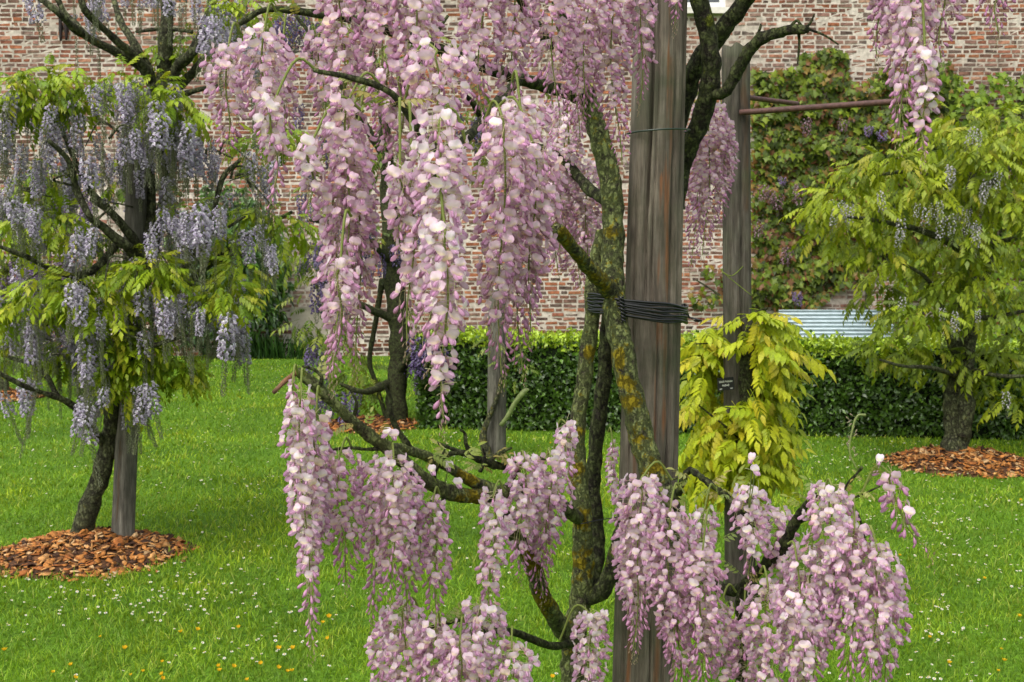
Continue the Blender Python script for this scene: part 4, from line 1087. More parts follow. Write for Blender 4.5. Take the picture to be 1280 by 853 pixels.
def mound(idx, label, chips_single, n, chip=.05):
    c, r, h = mound_c[idx]
    t = thing('mulch_mound', label, 'mulch', (c[0], c[1], 0))
    def hz(x, y):
        q = math.hypot(x, y) / r
        return h * (max(0, 1 - q ** 1.7)) * (1 + .25 * n3((x, y, idx), 7)) + .004
    mb = MB(); V = [[0, 0, hz(0, 0)]]
    for i in range(1, 11):
        for j in range(36):
            a = j / 36 * 2 * math.pi; q = r * i / 10 * (1 + (.05 * n3((math.cos(a), math.sin(a), 0), 2, idx) if i > 8 else 0))
            V.append([q * math.cos(a), q * math.sin(a), hz(q * math.cos(a), q * math.sin(a)) if i < 10 else -.02])
    f3 = [[0, 1 + j, 1 + (j + 1) % 36] for j in range(36)]
    f4 = [[1 + i * 36 + j, 1 + (i + 1) * 36 + j, 1 + (i + 1) * 36 + (j + 1) % 36, 1 + i * 36 + (j + 1) % 36] for i in range(9) for j in range(36)]
    mb.add(np.array(V) + [c[0], c[1], 0], [f3, f4], (.07, .033, .016)); part('soil', mb, M_CHIP, t)
    tms = []
    for k in range(4):
        w = [.16, .24, .34, .2][k]
        v = np.array([[-.5, -w, 0], [-.1, -w * 1.2, .03], [.5, -w * .4, 0], [.42, w * .7, .02], [0, w * 1.1, 0], [-.45, w * .8, .03]]) + np.random.default_rng(k).uniform(-.06, .06, (6, 3)) * [1, .6, .6]
        V2 = np.vstack([v, v * [.95, .95, 1] - [0, 0, .09]])
        tms.append((V2, [np.array([[0, 1, 2], [0, 2, 3], [0, 3, 4], [0, 4, 5]]), np.array([[i, i + 6, (i + 1) % 6 + 6, (i + 1) % 6] for i in range(6)])], np.vstack([np.ones((6, 3)), np.ones((6, 3)) * .8])))
    pal = [(.46, .19, .05), (.53, .27, .095), (.35, .125, .035), (.16, .07, .028), (.58, .37, .18), (.06, .03, .018), (.42, .165, .04)]
    a = rng.uniform(0, 2 * math.pi, n); q = r * np.sqrt(rng.uniform(0, 1.06, n)) * np.where(rng.uniform(0, 1, n) < .05, rng.uniform(1, 1.22, n), 1) * (1 + .05 * np.sin(a * 5 + idx) + .04 * np.sin(a * 11))
    x, y = q * np.cos(a), q * np.sin(a)
    z = np.array([hz(u, v) for u, v in zip(x, y)]) + rng.uniform(0, .014, n)
    pos = np.stack([x + c[0], y + c[1], z], 1)
    d = np.stack([rng.normal(0, 1, n), rng.normal(0, 1, n), rng.normal(0, .35, n)], 1)
    up = np.stack([x / r * .3 + rng.normal(0, .45, n), y / r * .3 + rng.normal(-.1, .45, n), np.ones(n)], 1)
    M = frames(d, up) * (chip * np.clip(.3 + rng.gamma(3.0, .17, n), .3, 1.45) * (1 - .25 * (q / r) ** 2))[:, None, None]
    scatter(t, 'wood_chip', 'wood_chips', tms, pal, M_CHIP, pos, M, rng.choice(7, n, p=[.20, .15, .16, .17, .09, .14, .09]), rng.integers(0, 4, n), -(y) + rng.uniform(0, .4, n) + z * 2, chips_single)
    return t

# ------------------------------------------------------------------ left lilac wisteria
mound(0, 'mound of orange wood chips around the leaning lilac wisteria and its post', 300, 1500, .055)
def left_tree():
    Y = 6.15
    b = P(102, 672, Y - .02); base = np.array([b[0], Y, 0.0])
    t = thing('wisteria_tree', 'lilac flowering wisteria leaning over a grey post in the nearest mulch mound', 'wisteria', tuple(base))
    L = lambda nm, p, r, **k: limb(nm, [(a, c, Y + d) for a, c, d in p], [q * (.85 if nm != 'trunk' else .95) for q in r], t, M_BARKF, k.pop('moss', .12), sides=k.pop('sides', 9), bump=.3, bs=14, n=k.pop('n', None))
    L('trunk', [(97, 690, 0), (102, 665, 0), (116, 620, 0), (131, 575, 0), (138, 545, 0), (140, 500, -.05), (143, 450, -.05), (160, 400, -.05), (176, 350, -.05), (186, 310, 0)], [17, 15, 13, 12, 12, 10, 10, 12, 13, 13], sides=14, n=70)
    L('branch', [(134, 560, 0), (118, 540, -.1), (105, 520, -.2), (80, 500, -.3), (50, 490, -.4), (20, 478, -.5), (-20, 455, -.6)], [6, 6, 5, 5, 4, 4, 3])
    L('branch', [(95, 510, -.25), (72, 495, -.2), (58, 470, -.1), (40, 455, 0), (15, 448, .1), (-20, 430, .2)], [4, 4, 3.5, 3, 3, 2])
    L('branch', [(140, 500, 0), (150, 465, -.3), (175, 440, -.4), (215, 425, -.5), (255, 415, -.5)], [6, 5, 4, 3, 2])
    L('branch', [(178, 330, 0), (160, 310, -.2), (130, 285, -.3), (112, 270, -.4), (95, 235, -.4), (85, 200, -.5), (60, 175, -.6)], [9, 8, 6, 5, 5, 4, 3])
    L('branch', [(182, 320, 0), (160, 290, -.1), (135, 262, -.2), (118, 245, -.2), (105, 225, -.3), (80, 170, -.4)], [7, 7, 6, 5, 4, 3])
    L('branch', [(150, 300, -.1), (120, 335, -.2), (90, 345, -.3), (55, 332, -.4), (30, 320, -.5), (-10, 305, -.6)], [6, 6, 5, 4, 4, 3])
    L('branch', [(186, 310, 0), (178, 265, .1), (160, 240, .2), (150, 200, .2), (160, 175, .2)], [8, 6, 5, 4, 3])
    L('branch', [(188, 310, .05), (205, 260, .2), (205, 205, .25), (198, 160, .2), (203, 110, .15), (207, 60, .1), (208, 0, .1), (206, -60, .1)], [11, 10, 9, 9, 12, 10, 9, 8], n=60)
    L('branch', [(188, 315, .05), (188, 250, .1), (185, 200, .1), (186, 150, .15), (200, 100, .15)], [9, 9, 8, 9, 9], n=40)
    L('branch', [(196, 340, 0), (220, 345, -.2), (240, 320, -.3), (260, 300, -.3), (268, 260, -.3), (280, 220, -.3), (300, 200, -.3)], [8, 7, 6, 5, 4, 4, 3])
    L('branch', [(195, 360, 0), (225, 365, .2), (250, 340, .3), (290, 310, .3), (330, 285, .3), (365, 265, .3)], [8, 7, 6, 5, 4, 2.5])
    # upper tier
    L('branch', [(196, 112, .15), (180, 85, .1), (150, 68, .0), (115, 50, -.1), (92, 35, -.2), (72, 15, -.3), (45, -5, -.3)], [10, 9, 7, 6, 6, 5, 5], n=44)
    L('branch', [(110, 48, -.1), (92, 28, 0), (80, 15, 0), (70, -5, 0)], [5, 5, 4, 4])
    L('branch', [(194, 105, .15), (172, 75, 0), (150, 55, -.1), (125, 32, -.2), (105, 10, -.3), (98, -20, -.3)], [8, 7, 6, 5, 5, 4])
    L('branch', [(190, 95, .15), (165, 50, .2), (150, 25, .3), (140, -10, .4)], [7, 6, 5, 4])
    L('branch', [(206, 112, .15), (222, 85, .1), (238, 68, 0), (252, 48, 0), (262, 20, -.1), (270, -20, -.1)], [10, 9, 8, 8, 7, 6], n=40)
    L('branch', [(212, 115, .15), (232, 100, .2), (250, 80, .2), (268, 52, .3), (280, 10, .3), (290, -20, .3)], [8, 7, 6, 6, 5, 4])
    L('branch', [(205, 128, .1), (230, 118, -.1), (250, 112, -.2), (285, 105, -.2)], [6, 5, 4, 2.5])
    L('branch', [(240, 40, 0), (205, 36, .1), (170, 40, .2)], [3, 3, 2])
    L('branch', [(262, 60, 0), (300, 62, 0), (340, 70, .1)], [3, 3, 2])
    # fine hanging twigs
    for k in range(46):
        x = rnd.uniform(10, 320); y = rnd.uniform(150, 480); d = rnd.uniform(-.6, .4)
        if y > 420 and x > 240: continue
        L('twig', [(x, y, d), (x + rnd.uniform(-25, 25), y - rnd.uniform(0, 18), d), (x + rnd.uniform(-45, 45), y + rnd.uniform(-15, 30), d - .1)], [2.2, 1.8, 1.0], sides=5, n=9)
    pal = [(.25, .35, .012), (.21, .32, .012), (.30, .38, .016), (.14, .24, .012), (.32, .35, .02)]
    specs = [(60, 105, 20, 20, -.4), (20, 115, 26, 24, -.4), (45, 130, 30, 16), (110, 118, 18, 14), (200, 120, 22, 26, -.3), (222, 138, 22, 18, -.4), (150, 100, 16, 12), (98, 368, 36, 22, -.4), (60, 362, 30, 18), (135, 385, 30, 18, -.4), (190, 345, 30, 20, -.5), (178, 330, 26, 14),
             (210, 352, 24, 14), (285, 372, 26, 18, -.4), (262, 385, 16, 18), (30, 385, 34, 16), (10, 400, 30, 20), (60, 225, 22, 22, .2), (45, 250, 22, 14, .3), (100, 340, 26, 12), (150, 410, 16, 12), (160, 470, 26, 30, -.3), (180, 440, 22, 26), (215, 462, 26, 16, -.2), (235, 465, 14, 10),
             (140, 440, 20, 24), (235, 265, 20, 12), (150, 500, 16, 16), (300, 340, 20, 14), (205, 70, 14, 18, .2), (232, 55, 14, 16, .2), (300, 10, 26, 16), (95, 90, 14, 8), (350, 165, 20, 14, .4), (320, 270, 22, 12, .3), (360, 280, 20, 14, .3), (30, 290, 24, 16), (80, 280, 16, 14),
             (320, 190, 20, 20, .5), (150, 225, 14, 12, .2), (270, 300, 22, 14, .2), (90, 440, 24, 14), (30, 440, 26, 14), (110, 300, 18, 12)]
    pos, M, k = pads([(a[0], a[1], a[2] * 1.12, a[3] * 1.15) + tuple(a[4:]) for a in specs], Y, 110, .118, .4)
    scatter(t, 'leaf', 'foliage', PINM, pal, M_LEAF, pos, M, rng.choice(5, len(pos), p=[.34, .26, .2, .1, .1]), k, vis_score(pos), 300)
    mbs = []
    for q in range(7):
        mbs.append(mini_raceme(.30, .060, .0155, 150, [.45, .5, .35, .55, .4, .3, .6][q], (.57, .54, .635), (.76, .745, .785), q, tailc=(.26, .285, .16)))
    for q in range(4):                     # not yet open: grey-green tails
        mbs.append(mini_raceme(.36, .045, .015, 120, .93, (.40, .38, .44), (.34, .36, .3), 40 + q, tailc=(.25, .28, .16)))
    meshes = [m.mesh('raceme', M_PETAL) for m in mbs]
    cl = [(150, 105, 40, 12, 16), (75, 135, 24, 10, 14), (170, 150, 30, 20, 16), (215, 150, 22, 14, 18), (240, 170, 18, 14, 10), (262, 185, 14, 12, 6), (20, 130, 24, 14, 12), (45, 190, 40, 20, 14), (20, 260, 26, 16, 10), (50, 270, 30, 14, 10), (10, 220, 20, 30, 8),
          (120, 200, 30, 14, 14), (180, 190, 30, 24, 10), (200, 280, 26, 18, 8), (235, 280, 26, 14, 14), (110, 290, 30, 14, 10), (200, 370, 30, 10, 22), (160, 375, 20, 10, 10), (230, 385, 14, 8, 8), (292, 395, 10, 8, 8), (258, 385, 12, 8, 6), (100, 355, 10, 8, 5),
          (60, 410, 24, 8, 8), (100, 420, 22, 10, 14), (110, 455, 16, 10, 10), (125, 400, 12, 8, 5), (175, 488, 14, 8, 10), (105, 510, 8, 6, 5), (30, 395, 24, 10, 8), (150, 490, 16, 8, 4), (120, -20, 60, 14, 5), (200, -20, 60, 10, 6), (280, 20, 22, 14, 10), (310, 60, 24, 24, 8), (320, 200, 30, 20, 8), (290, 250, 30, 14, 10), (330, 300, 24, 14, 8), (20, 480, 20, 8, 4)]
    pts = []
    for px, py, sx, sy, n in cl:
        for _ in range(n):
            pts.append(P(rnd.gauss(px, sx * .7), rnd.gauss(py, sy * .7), Y + rnd.uniform(-.65, .25)))
    rnd.shuffle(pts)
    hang(t, meshes, pts[:300], (.5, 1.15))
    for _ in range(150):                   # the remaining wispy clusters
        px, py = rnd.uniform(-20, 330), rnd.choice([rnd.uniform(120, 330), rnd.uniform(330, 470), rnd.uniform(-60, 20)])
        if py > 400 and px > 230: continue
        if py < 60 and px < 90: continue
        pts.append(P(px, py, Y + rnd.uniform(-.5, .45)))
    extra = MB(); tmx = [(np.concatenate(q.v), [np.concatenate(f) for f in q.f.values()], np.concatenate(q.c)) for q in mbs]
    for p in pts[300:]:
        s_ = rnd.uniform(.55, 1.0); a_ = rnd.uniform(0, 6.28); ca, sa = math.cos(a_) * s_, math.sin(a_) * s_
        extra.inst(tmx[rnd.choice([0, 1, 3, 5, 6, 7, 7, 8, 8, 9, 9, 10, 10])], p[None], np.array([[[ca, -sa, 0], [sa, ca, 0], [rnd.uniform(-.1, .1), rnd.uniform(-.1, .1), s_]]]), np.ones((1, 3)))
    part('racemes', extra, M_PETAL, t, 'stuff')
    p = P(155, 680, Y)
    tp = P(170, 320, Y + .06); dx = (tp[0] - p[0]) / (tp[2] - p[2])
    post('slim grey stake beside the leaning trunk of the lilac wisteria', (p[0] - dx * p[2], Y - .03, -.02), (p[0] + dx * (2.1 - p[2]), Y + .04, 2.1), .057, .05, M_POSTG, nz=40, crack=[(HP - .1, .1, .25, 0, .8)], warm=[(HP - .3, .3, 0, .3)], seed=4.1)
left_tree()

# ------------------------------------------------------------------ middle violet wisteria
mound(2, 'low patch of wood chips under the dark trunk beside the hedge end', 0, 700, .06)
def middle_tree():
    Y = 10.6; b = P(497, 528, Y)
    t = thing('wisteria_tree', 'violet wisteria with a dark upright trunk beside the end of the hedge', 'wisteria', (b[0], Y, 0))
    L = lambda nm, p, r, **k: limb(nm, [(a, c, Y + d) for a, c, d in p], r, t, M_BARKD, .0, sides=k.pop('sides', 9), bump=.25, bs=9, n=k.pop('n', None))
    L('trunk', [(494, 548, 0), (495, 520, 0), (497, 470, 0), (499, 420, 0), (495, 370, 0), (490, 320, 0), (486, 250, 0), (482, 180, 0), (478, 100, 0)], [19, 15, 12, 12, 13, 12, 10, 8, 6], sides=14, n=60)
    L('trunk', [(482, 520, .05), (470, 480, .05), (462, 450, .05), (470, 400, .05), (478, 350, .05)], [3, 3, 3, 3.5, 4])
    for q in ([(492, 330, 0), (460, 300, -.3), (420, 280, -.5), (385, 275, -.6)], [(494, 400, 0), (460, 385, -.2), (430, 370, -.3), (400, 350, -.4)], [(488, 260, 0), (540, 220, -.2), (580, 180, -.3), (600, 150, -.3)], [(484, 200, 0), (440, 130, -.2), (400, 60, -.3), (370, 20, -.3)], [(482, 150, 0), (520, 80, 0), (560, 20, .1)],
              [(492, 470, 0), (520, 440, -.2), (560, 425, -.3)], [(485, 480, 0), (455, 490, -.4), (425, 480, -.5)], [(476, 110, 0), (460, 40, 0), (450, -40, 0)]):
        L('branch', q, np.linspace(6, 2, len(q)))
    pal = [(.12, .19, .018), (.17, .23, .02), (.09, .15, .014), (.20, .24, .03)]
    specs = [(430, 450, 22, 22), (450, 470, 26, 24), (410, 420, 18, 16), (440, 500, 22, 14), (375, 320, 20, 26), (395, 360, 22, 22), (370, 20, 26, 16), (345, 40, 20, 12), (405, 250, 26, 20), (590, 120, 18, 18), (590, 190, 22, 22), (575, 160, 20, 16), (470, 300, 30, 24), (500, 200, 40, 30), (440, 120, 30, 24), (520, 60, 40, 24), (420, 40, 30, 16),
             (540, 400, 30, 20), (560, 420, 22, 14), (640, 170, 20, 16), (385, 400, 14, 14), (390, 180, 20, 16), (350, 300, 16, 16)]
    pos, M, k = pads(specs, Y, 50, .20, .3)
    scatter(t, 'leaf', 'foliage', PIN, pal, M_LEAF, pos, M, rng.choice(4, len(pos)), k, vis_score(pos), 300)
    me = [mini_raceme(.34, .10, .022, 110, .25, (.20, .15, .31), (.34, .29, .46), 20 + q).mesh('raceme', M_PETAL) for q in range(4)]
    pts = []
    for px, py, sx, sy, n in ((395, 300, 14, 20, 8), (410, 340, 12, 14, 5), (385, 440, 10, 10, 4), (415, 490, 16, 6, 6), (535, 440, 14, 10, 10), (520, 430, 10, 10, 4), (365, 30, 18, 14, 9), (350, 50, 10, 10, 5), (590, 150, 14, 10, 4), (440, 200, 40, 40, 10), (500, 300, 30, 30, 8), (425, 380, 10, 10, 3)):
        for _ in range(n): pts.append(P(rnd.gauss(px, sx), rnd.gauss(py, sy), Y + rnd.uniform(-.5, .2)))
    hang(t, me, pts, (.6, 1.1))
middle_tree()

# ------------------------------------------------------------------ far left wisteria
mound(3, 'small patch of wood chips under the far purple wisteria', 0, 500, .07)
def far_left_tree():
    Y = 12.6; b = P(4, 490, Y)
    t = thing('wisteria_tree', 'purple wisteria standing in the small far patch of wood chips', 'wisteria', (b[0], Y, 0))
    L = lambda nm, p, r, **k: limb(nm, [(a, c, Y + d) for a, c, d in p], r, t, M_BARKF, .1, sides=8, bump=.3, bs=8, n=k.pop('n', None))
    L('trunk', [(4, 505, 0), (4, 480, 0), (0, 440, 0), (-4, 400, 0), (-10, 340, 0), (-8, 270, 0)], [10, 8, 7, 7, 6, 4], n=30)
    for q in ([(0, 400, 0), (30, 380, -.2), (60, 350, -.2)], [(-6, 350, 0), (30, 320, 0), (75, 300, 0)], [(-8, 300, 0), (20, 270, 0), (50, 240, 0)], [(-6, 360, 0), (-50, 330, 0), (-90, 310, 0)]): L('branch', q, [5, 4, 2])
    pal = [(.14, .2, .02), (.18, .23, .02), (.09, .15, .014)]
    pos, M, k = pads([(30, 345, 36, 20), (70, 300, 30, 20), (10, 300, 36, 22), (50, 245, 30, 22), (-30, 330, 40, 24), (20, 390, 30, 18), (0, 250, 40, 24), (90, 260, 24, 18), (-60, 290, 40, 24)], Y, 50, .2)
    scatter(t, 'leaf', 'foliage', PIN, pal, M_LEAF, pos, M, rng.choice(3, len(pos)), k, vis_score(pos), 150)
    me = [mini_raceme(.4, .12, .026, 100, .2, (.26, .18, .33), (.40, .31, .46), 30 + q).mesh('raceme', M_PETAL) for q in range(3)]
    pts = []
    for px, py, sx, sy, n in ((10, 345, 14, 14, 14), (25, 375, 20, 8, 14), (40, 330, 20, 10, 8), (70, 330, 16, 10, 6), (-20, 340, 20, 20, 10), (100, 240, 14, 14, 6), (60, 270, 20, 14, 6)):
        for _ in range(n): pts.append(P(rnd.gauss(px, sx), rnd.gauss(py, sy), Y + rnd.uniform(-.6, .3)))
    hang(t, me, pts, (.6, 1.1))
far_left_tree()

# ------------------------------------------------------------------ right white wisteria
mound(1, 'wide mound of wood chips round the stout trunk in front of the hedge', 0, 1500, .06)
def right_tree():
    Y = 8.65; b = P(1195, 570, Y)
    t = thing('wisteria_tree', 'yellow-green leafed wisteria with white flower clusters on a stout trunk before the hedge', 'wisteria', (b[0], Y, 0))
    L = lambda nm, p, r, **k: limb(nm, [(a, c, Y + d) for a, c, d in p], r, t, M_BARKF, k.pop('moss', .1), sides=k.pop('sides', 9), bump=.3, bs=10, n=k.pop('n', None))
    L('trunk', [(1193, 590, 0), (1194, 562, 0), (1196, 540, 0), (1194, 510, 0), (1194, 480, 0), (1200, 455, 0), (1202, 425, 0), (1196, 400, 0), (1206, 360, 0), (1215, 320, 0), (1212, 270, 0), (1215, 220, 0), (1220, 170, 0)], [24, 18, 15.5, 14, 13, 12, 11, 11, 10, 9, 8, 6, 5], sides=18, n=80)
    L('trunk', [(1204, 545, -.08), (1208, 510, -.1), (1206, 480, -.1), (1210, 440, -.05), (1212, 400, 0)], [9, 10, 9, 9, 8], n=30)
    for q, r in (([(1200, 450, 0), (1190, 430, -.1), (1184, 412, -.15), (1180, 390, -.2), (1160, 350, -.3), (1130, 330, -.4)], 10), ([(1212, 320, 0), (1180, 300, -.2), (1140, 285, -.4), (1090, 275, -.5), (1050, 270, -.6)], 9), ([(1196, 470, -.05), (1165, 460, -.4), (1130, 458, -.6), (1100, 450, -.7)], 6),
                 ([(1212, 260, 0), (1180, 230, -.1), (1140, 215, -.2), (1090, 220, -.2)], 8), ([(1216, 250, 0), (1250, 220, 0), (1290, 190, .1), (1340, 170, .1)], 8), ([(1205, 400, 0), (1250, 395, -.3), (1300, 385, -.4)], 7), ([(1214, 310, 0), (1260, 300, -.2), (1320, 290, -.3)], 8), ([(1206, 460, 0), (1250, 470, -.4), (1300, 470, -.6)], 6), ([(1226, 350, 0), (1235, 340, 0), (1240, 300, 0), (1230, 250, 0)], 8)):
        L('branch', q, np.linspace(r * .6, 1.6, len(q)), n=30)
    pal = [(.235, .305, .012), (.295, .36, .016), (.18, .25, .012), (.125, .185, .012), (.32, .325, .03)]
    specs = [(1060, 250, 46, 22), (1110, 210, 52, 24), (1055, 292, 42, 20), (1100, 262, 44, 18), (1180, 180, 50, 22), (1245, 155, 52, 22), (1300, 180, 56, 30), (1150, 205, 44, 18), (1130, 285, 48, 20), (1200, 245, 52, 22), (1262, 250, 52, 24), (1335, 260, 60, 34), (1170, 325, 42, 18), (1095, 318, 40, 14), (1250, 315, 52, 22), (1220, 205, 44, 18), (1075, 220, 32, 16),
             (1100, 372, 32, 18), (1145, 395, 52, 20), (1230, 385, 46, 16), (1110, 436, 40, 14), (1165, 448, 56, 16), (1240, 455, 52, 20), (1292, 435, 52, 24), (1250, 488, 36, 10), (1340, 470, 52, 24), (1120, 345, 34, 14), (1290, 370, 50, 22), (1190, 150, 30, 14), (1270, 500, 30, 8), (1030, 262, 26, 14)]
    pos, M, k = pads(specs + [(1205, 300, 40, 24, -.45), (1215, 350, 34, 20, -.4), (1180, 365, 30, 14, -.4), (1225, 180, 30, 20, -.4), (1150, 240, 40, 18, -.5)], Y, 66, .16, .6, (.1, .8))
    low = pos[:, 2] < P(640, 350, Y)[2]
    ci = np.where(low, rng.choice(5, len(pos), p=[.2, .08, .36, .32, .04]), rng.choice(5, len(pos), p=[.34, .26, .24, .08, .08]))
    scatter(t, 'leaf', 'foliage', PINM, pal, M_LEAF, pos, M, ci, k, vis_score(pos) - (pos[:, 1] - Y) * .02, 300)
    me = [mini_raceme(.17, .045, .012, 44, .35, (.62, .61, .62), (.74, .73, .72), 60 + q, tailc=(.38, .40, .25)).mesh('raceme', M_PETAL) for q in range(3)]
    pts = [P(x + rnd.uniform(-3, 3), y, Y - .75 + rnd.uniform(-.1, .15)) for x, y in ((1040, 250), (1052, 252), (1060, 256), (1046, 262), (1125, 275), (1122, 290), (1165, 255), (1172, 252), (1160, 260), (1185, 207), (1192, 210), (1228, 230), (1232, 226), (1200, 258), (1210, 262), (1180, 272), (1188, 268), (1205, 275), (1215, 278), (1222, 282), (1195, 390), (1178, 385), (1190, 398), (1128, 372), (1220, 388), (1255, 490), (1215, 160), (1222, 165), (1250, 215), (1100, 240), (1150, 255))]
    hang(t, me, pts, (.7, 1.2))
right_tree()

# ------------------------------------------------------------------ young yellow wisteria on the grey post
def yellow_tree():
    Y = 5.12; b = P(934, 760, Y)
    t = thing('wisteria_plant', 'young wisteria with yellow-green leaf sprays twined round the grey split post', 'wisteria', (b[0], Y + .06, 0))
    limb('stem', [(938, 790, Y + .05), (936, 740, Y + .05), (934, 660, Y + .03), (937, 560, Y), (932, 480, Y - .02), (934, 420, Y), (930, 380, Y + .05), (933, 320, Y + .09), (930, 250, Y + .09)], [12, 11, 10, 10, 10, 9, 8, 5, 3], t, M_BARKD, .05, n=60)
    for q in ([(934, 560, Y), (915, 540, Y - .1), (890, 520, Y - .15), (865, 500, Y - .15)], [(934, 470, Y), (950, 440, Y - .1), (965, 420, Y - .15)], [(934, 440, Y), (905, 430, Y - .1), (870, 430, Y - .1)], [(935, 600, Y), (960, 570, Y - .1), (975, 540, Y - .1)], [(932, 400, Y), (945, 390, Y - .1), (960, 385, Y - .1)]):
        limb('twig', q, np.linspace(1.8, .9, len(q)), t, M_BARKD, 0, sides=6, n=14)
    pal = [(.36, .41, .012), (.43, .45, .016), (.28, .36, .012), (.42, .38, .02), (.32, .39, .012)]
    pos = []; dr = []; sc = []
    # sprays set out along the shoots and hanging outwards
    for _ in range(540):
        px = rnd.uniform(862, 982); py = rnd.uniform(400, 600)
        if px < 905 and py < 415: continue
        side = (px - 925) / 60; dY = rnd.uniform(-.22, .18)
        if 868 < px < 936 and 385 < py < 505: dY = rnd.uniform(.05, .2)
        p_ = P(px - side * 12, py - 10, Y + dY); d_ = unit(np.array([side * .5 + rnd.uniform(-.8, .8), rnd.uniform(-.8, .3), rnd.uniform(-.8, .1)])); s_ = rnd.uniform(.10, .175)
        if dY < .12 and any(880 < project(p_ + d_ * s_ * u)[0] < 930 and 452 < project(p_ + d_ * s_ * u + [0, 0, -.03 * u])[1] < 500 for u in (0, .4, .8, 1.1, 1.3)): continue
        pos.append(p_); dr.append(d_); sc.append(s_)
    for px, py in ((955, 382), (962, 385), (930, 385), (945, 378), (875, 425), (950, 420), (965, 440), (948, 392), (970, 392), (940, 400), (868, 408), (880, 405), (862, 412), (890, 402), (975, 410), (985, 430)):
        pos.append(P(px - 8, py + 8, Y - .05)); dr.append(unit(np.array([rnd.uniform(-.4, .9), -.4, .05]))); sc.append(rnd.uniform(.14, .2))
    pos = np.array(pos); n = len(pos)
    M = frames(np.array(dr), np.array([[0, -.3, 1.0]]) + rng.uniform(-.35, .35, (n, 3))) * np.array(sc)[:, None, None]
    scatter(t, 'leaf', 'foliage', PINF, pal, M_LEAF, pos, M, rng.integers(0, 5, n), rng.integers(0, len(PINF), n), vis_score(pos), 300)
    m = MB(); tube(m, [P(932, 330, Y), P(915, 345, Y - .1), P(903, 340, Y - .1), P(940, 370, Y - .08)], .002, 5, (.2, .26, .04), n=16); part('tendril', m, M_LEAF, t)
yellow_tree()

# ------------------------------------------------------------------ slim post with sprouting stem in front of the hedge
p = G(620, 571); Yp = p[1]
post('slim pale grey stake with a young shoot, standing before the hedge', (p[0], Yp, -.02), (p[0] + .01, Yp, 1.25), .071, .066, M_POSTG, nz=36, crack=[(HP - .2, .1, .3, .1, .9)], seed=5.5)
st = thing('wisteria_plant', 'young shoot climbing the slim pale grey stake before the hedge', 'wisteria', (p[0] - .12, Yp - .06, 0))
limb('stem', [(612, 575, Yp - .08), (606, 560, Yp - .09), (604, 545, Yp - .09), (608, 530, Yp - .09), (620, 500, Yp - .1), (628, 470, Yp - .1), (632, 440, Yp - .09)], [7, 6, 4.5, 3.5, 3, 3, 2.5], st, M_BARKF, .3, n=36, sides=8)
m = MB(); tube(m, [P(626, 532, Yp - .1), P(636, 518, Yp - .12), P(645, 502, Yp - .14), P(655, 490, Yp - .15), P(661, 487, Yp - .15)], [.016, .018, .020, .019, .008], 8, (.26, .32, .12), .2, 20, 20)
part('shoot', m, M_LEAF, st)
pos, M, k = pads([(640, 460, 22, 16, -.1), (620, 430, 20, 16, -.1), (655, 470, 14, 14, -.15)], Yp, 24, .10)
scatter(st, 'leaf', 'foliage', PIN, [(.15, .22, .03), (.2, .25, .04)], M_LEAF, pos, M, rng.integers(0, 2, len(pos)), k, vis_score(pos), 60)

# ------------------------------------------------------------------ clipped hedge
def make_hedge():
    t = thing('hedge', 'low clipped dark green hedge with bright new growth on top', 'hedge', tuple(HEDGE_L))
    Lh = np.linalg.norm(HEDGE_R - HEDGE_L)
    def top_h(a): return .80 - .012 * a + .02 * n3((a, 0, 0), 1.3)
    m = MB()                                # solid core, coloured near black for the shade inside the hedge
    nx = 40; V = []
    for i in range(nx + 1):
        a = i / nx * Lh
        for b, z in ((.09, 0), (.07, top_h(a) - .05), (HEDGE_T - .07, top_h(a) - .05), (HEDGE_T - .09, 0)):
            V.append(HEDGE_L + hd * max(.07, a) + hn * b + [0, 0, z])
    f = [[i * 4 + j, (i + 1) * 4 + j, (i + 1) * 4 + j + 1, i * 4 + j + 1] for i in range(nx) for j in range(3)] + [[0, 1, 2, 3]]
    m.add(np.array(V), [f], (.010, .016, .006)); part('dark_core', m, M_BRICK, t, smooth=False)
    tm = [leaflet_small(1.0, .62, .3, .25), leaflet_small(1.0, .5, .4, .45)]
    pos = []; nr = []; kind = []
    def add(a, b, z, nn, kd): pos.append(HEDGE_L + hd * a + hn * b + [0, 0, z]); nr.append(nn); kind.append(kd)
    for _ in range(30000):
        a = rnd.uniform(0, Lh * .86); z = rnd.random()
        hh = top_h(a); q = n3((a * 6, z * 5, 0), 1)
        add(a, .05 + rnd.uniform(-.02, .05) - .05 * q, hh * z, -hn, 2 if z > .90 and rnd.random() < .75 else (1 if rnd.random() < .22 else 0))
    for _ in range(17000):
        a = rnd.uniform(0, Lh * .86); b = rnd.uniform(0, HEDGE_T)
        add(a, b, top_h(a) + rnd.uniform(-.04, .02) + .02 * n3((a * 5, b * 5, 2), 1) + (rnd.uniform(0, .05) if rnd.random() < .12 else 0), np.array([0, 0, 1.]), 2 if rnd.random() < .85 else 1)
    for _ in range(2600):
        b = rnd.uniform(0, HEDGE_T); z = rnd.random() * top_h(0); add(.04 + rnd.uniform(-.03, .05), b, z, -hd, 1 if rnd.random() < .3 else 0)
    pos = np.array(pos); nr = np.array(nr); kind = np.array(kind); n = len(pos)
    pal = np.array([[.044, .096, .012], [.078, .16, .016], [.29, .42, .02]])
    d = unit(rng.normal(0, 1, (n, 3)) + nr * .5 + [0, 0, .15]); up = nr + rng.normal(0, .55, (n, 3))
    M = frames(d, up) * (rng.uniform(.03, .058, n))[:, None, None]
    mb = MB(); w = rng.integers(0, 2, n)
    for k in range(2):
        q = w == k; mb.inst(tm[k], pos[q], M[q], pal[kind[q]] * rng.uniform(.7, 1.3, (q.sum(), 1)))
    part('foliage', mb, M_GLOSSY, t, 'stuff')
make_hedge()

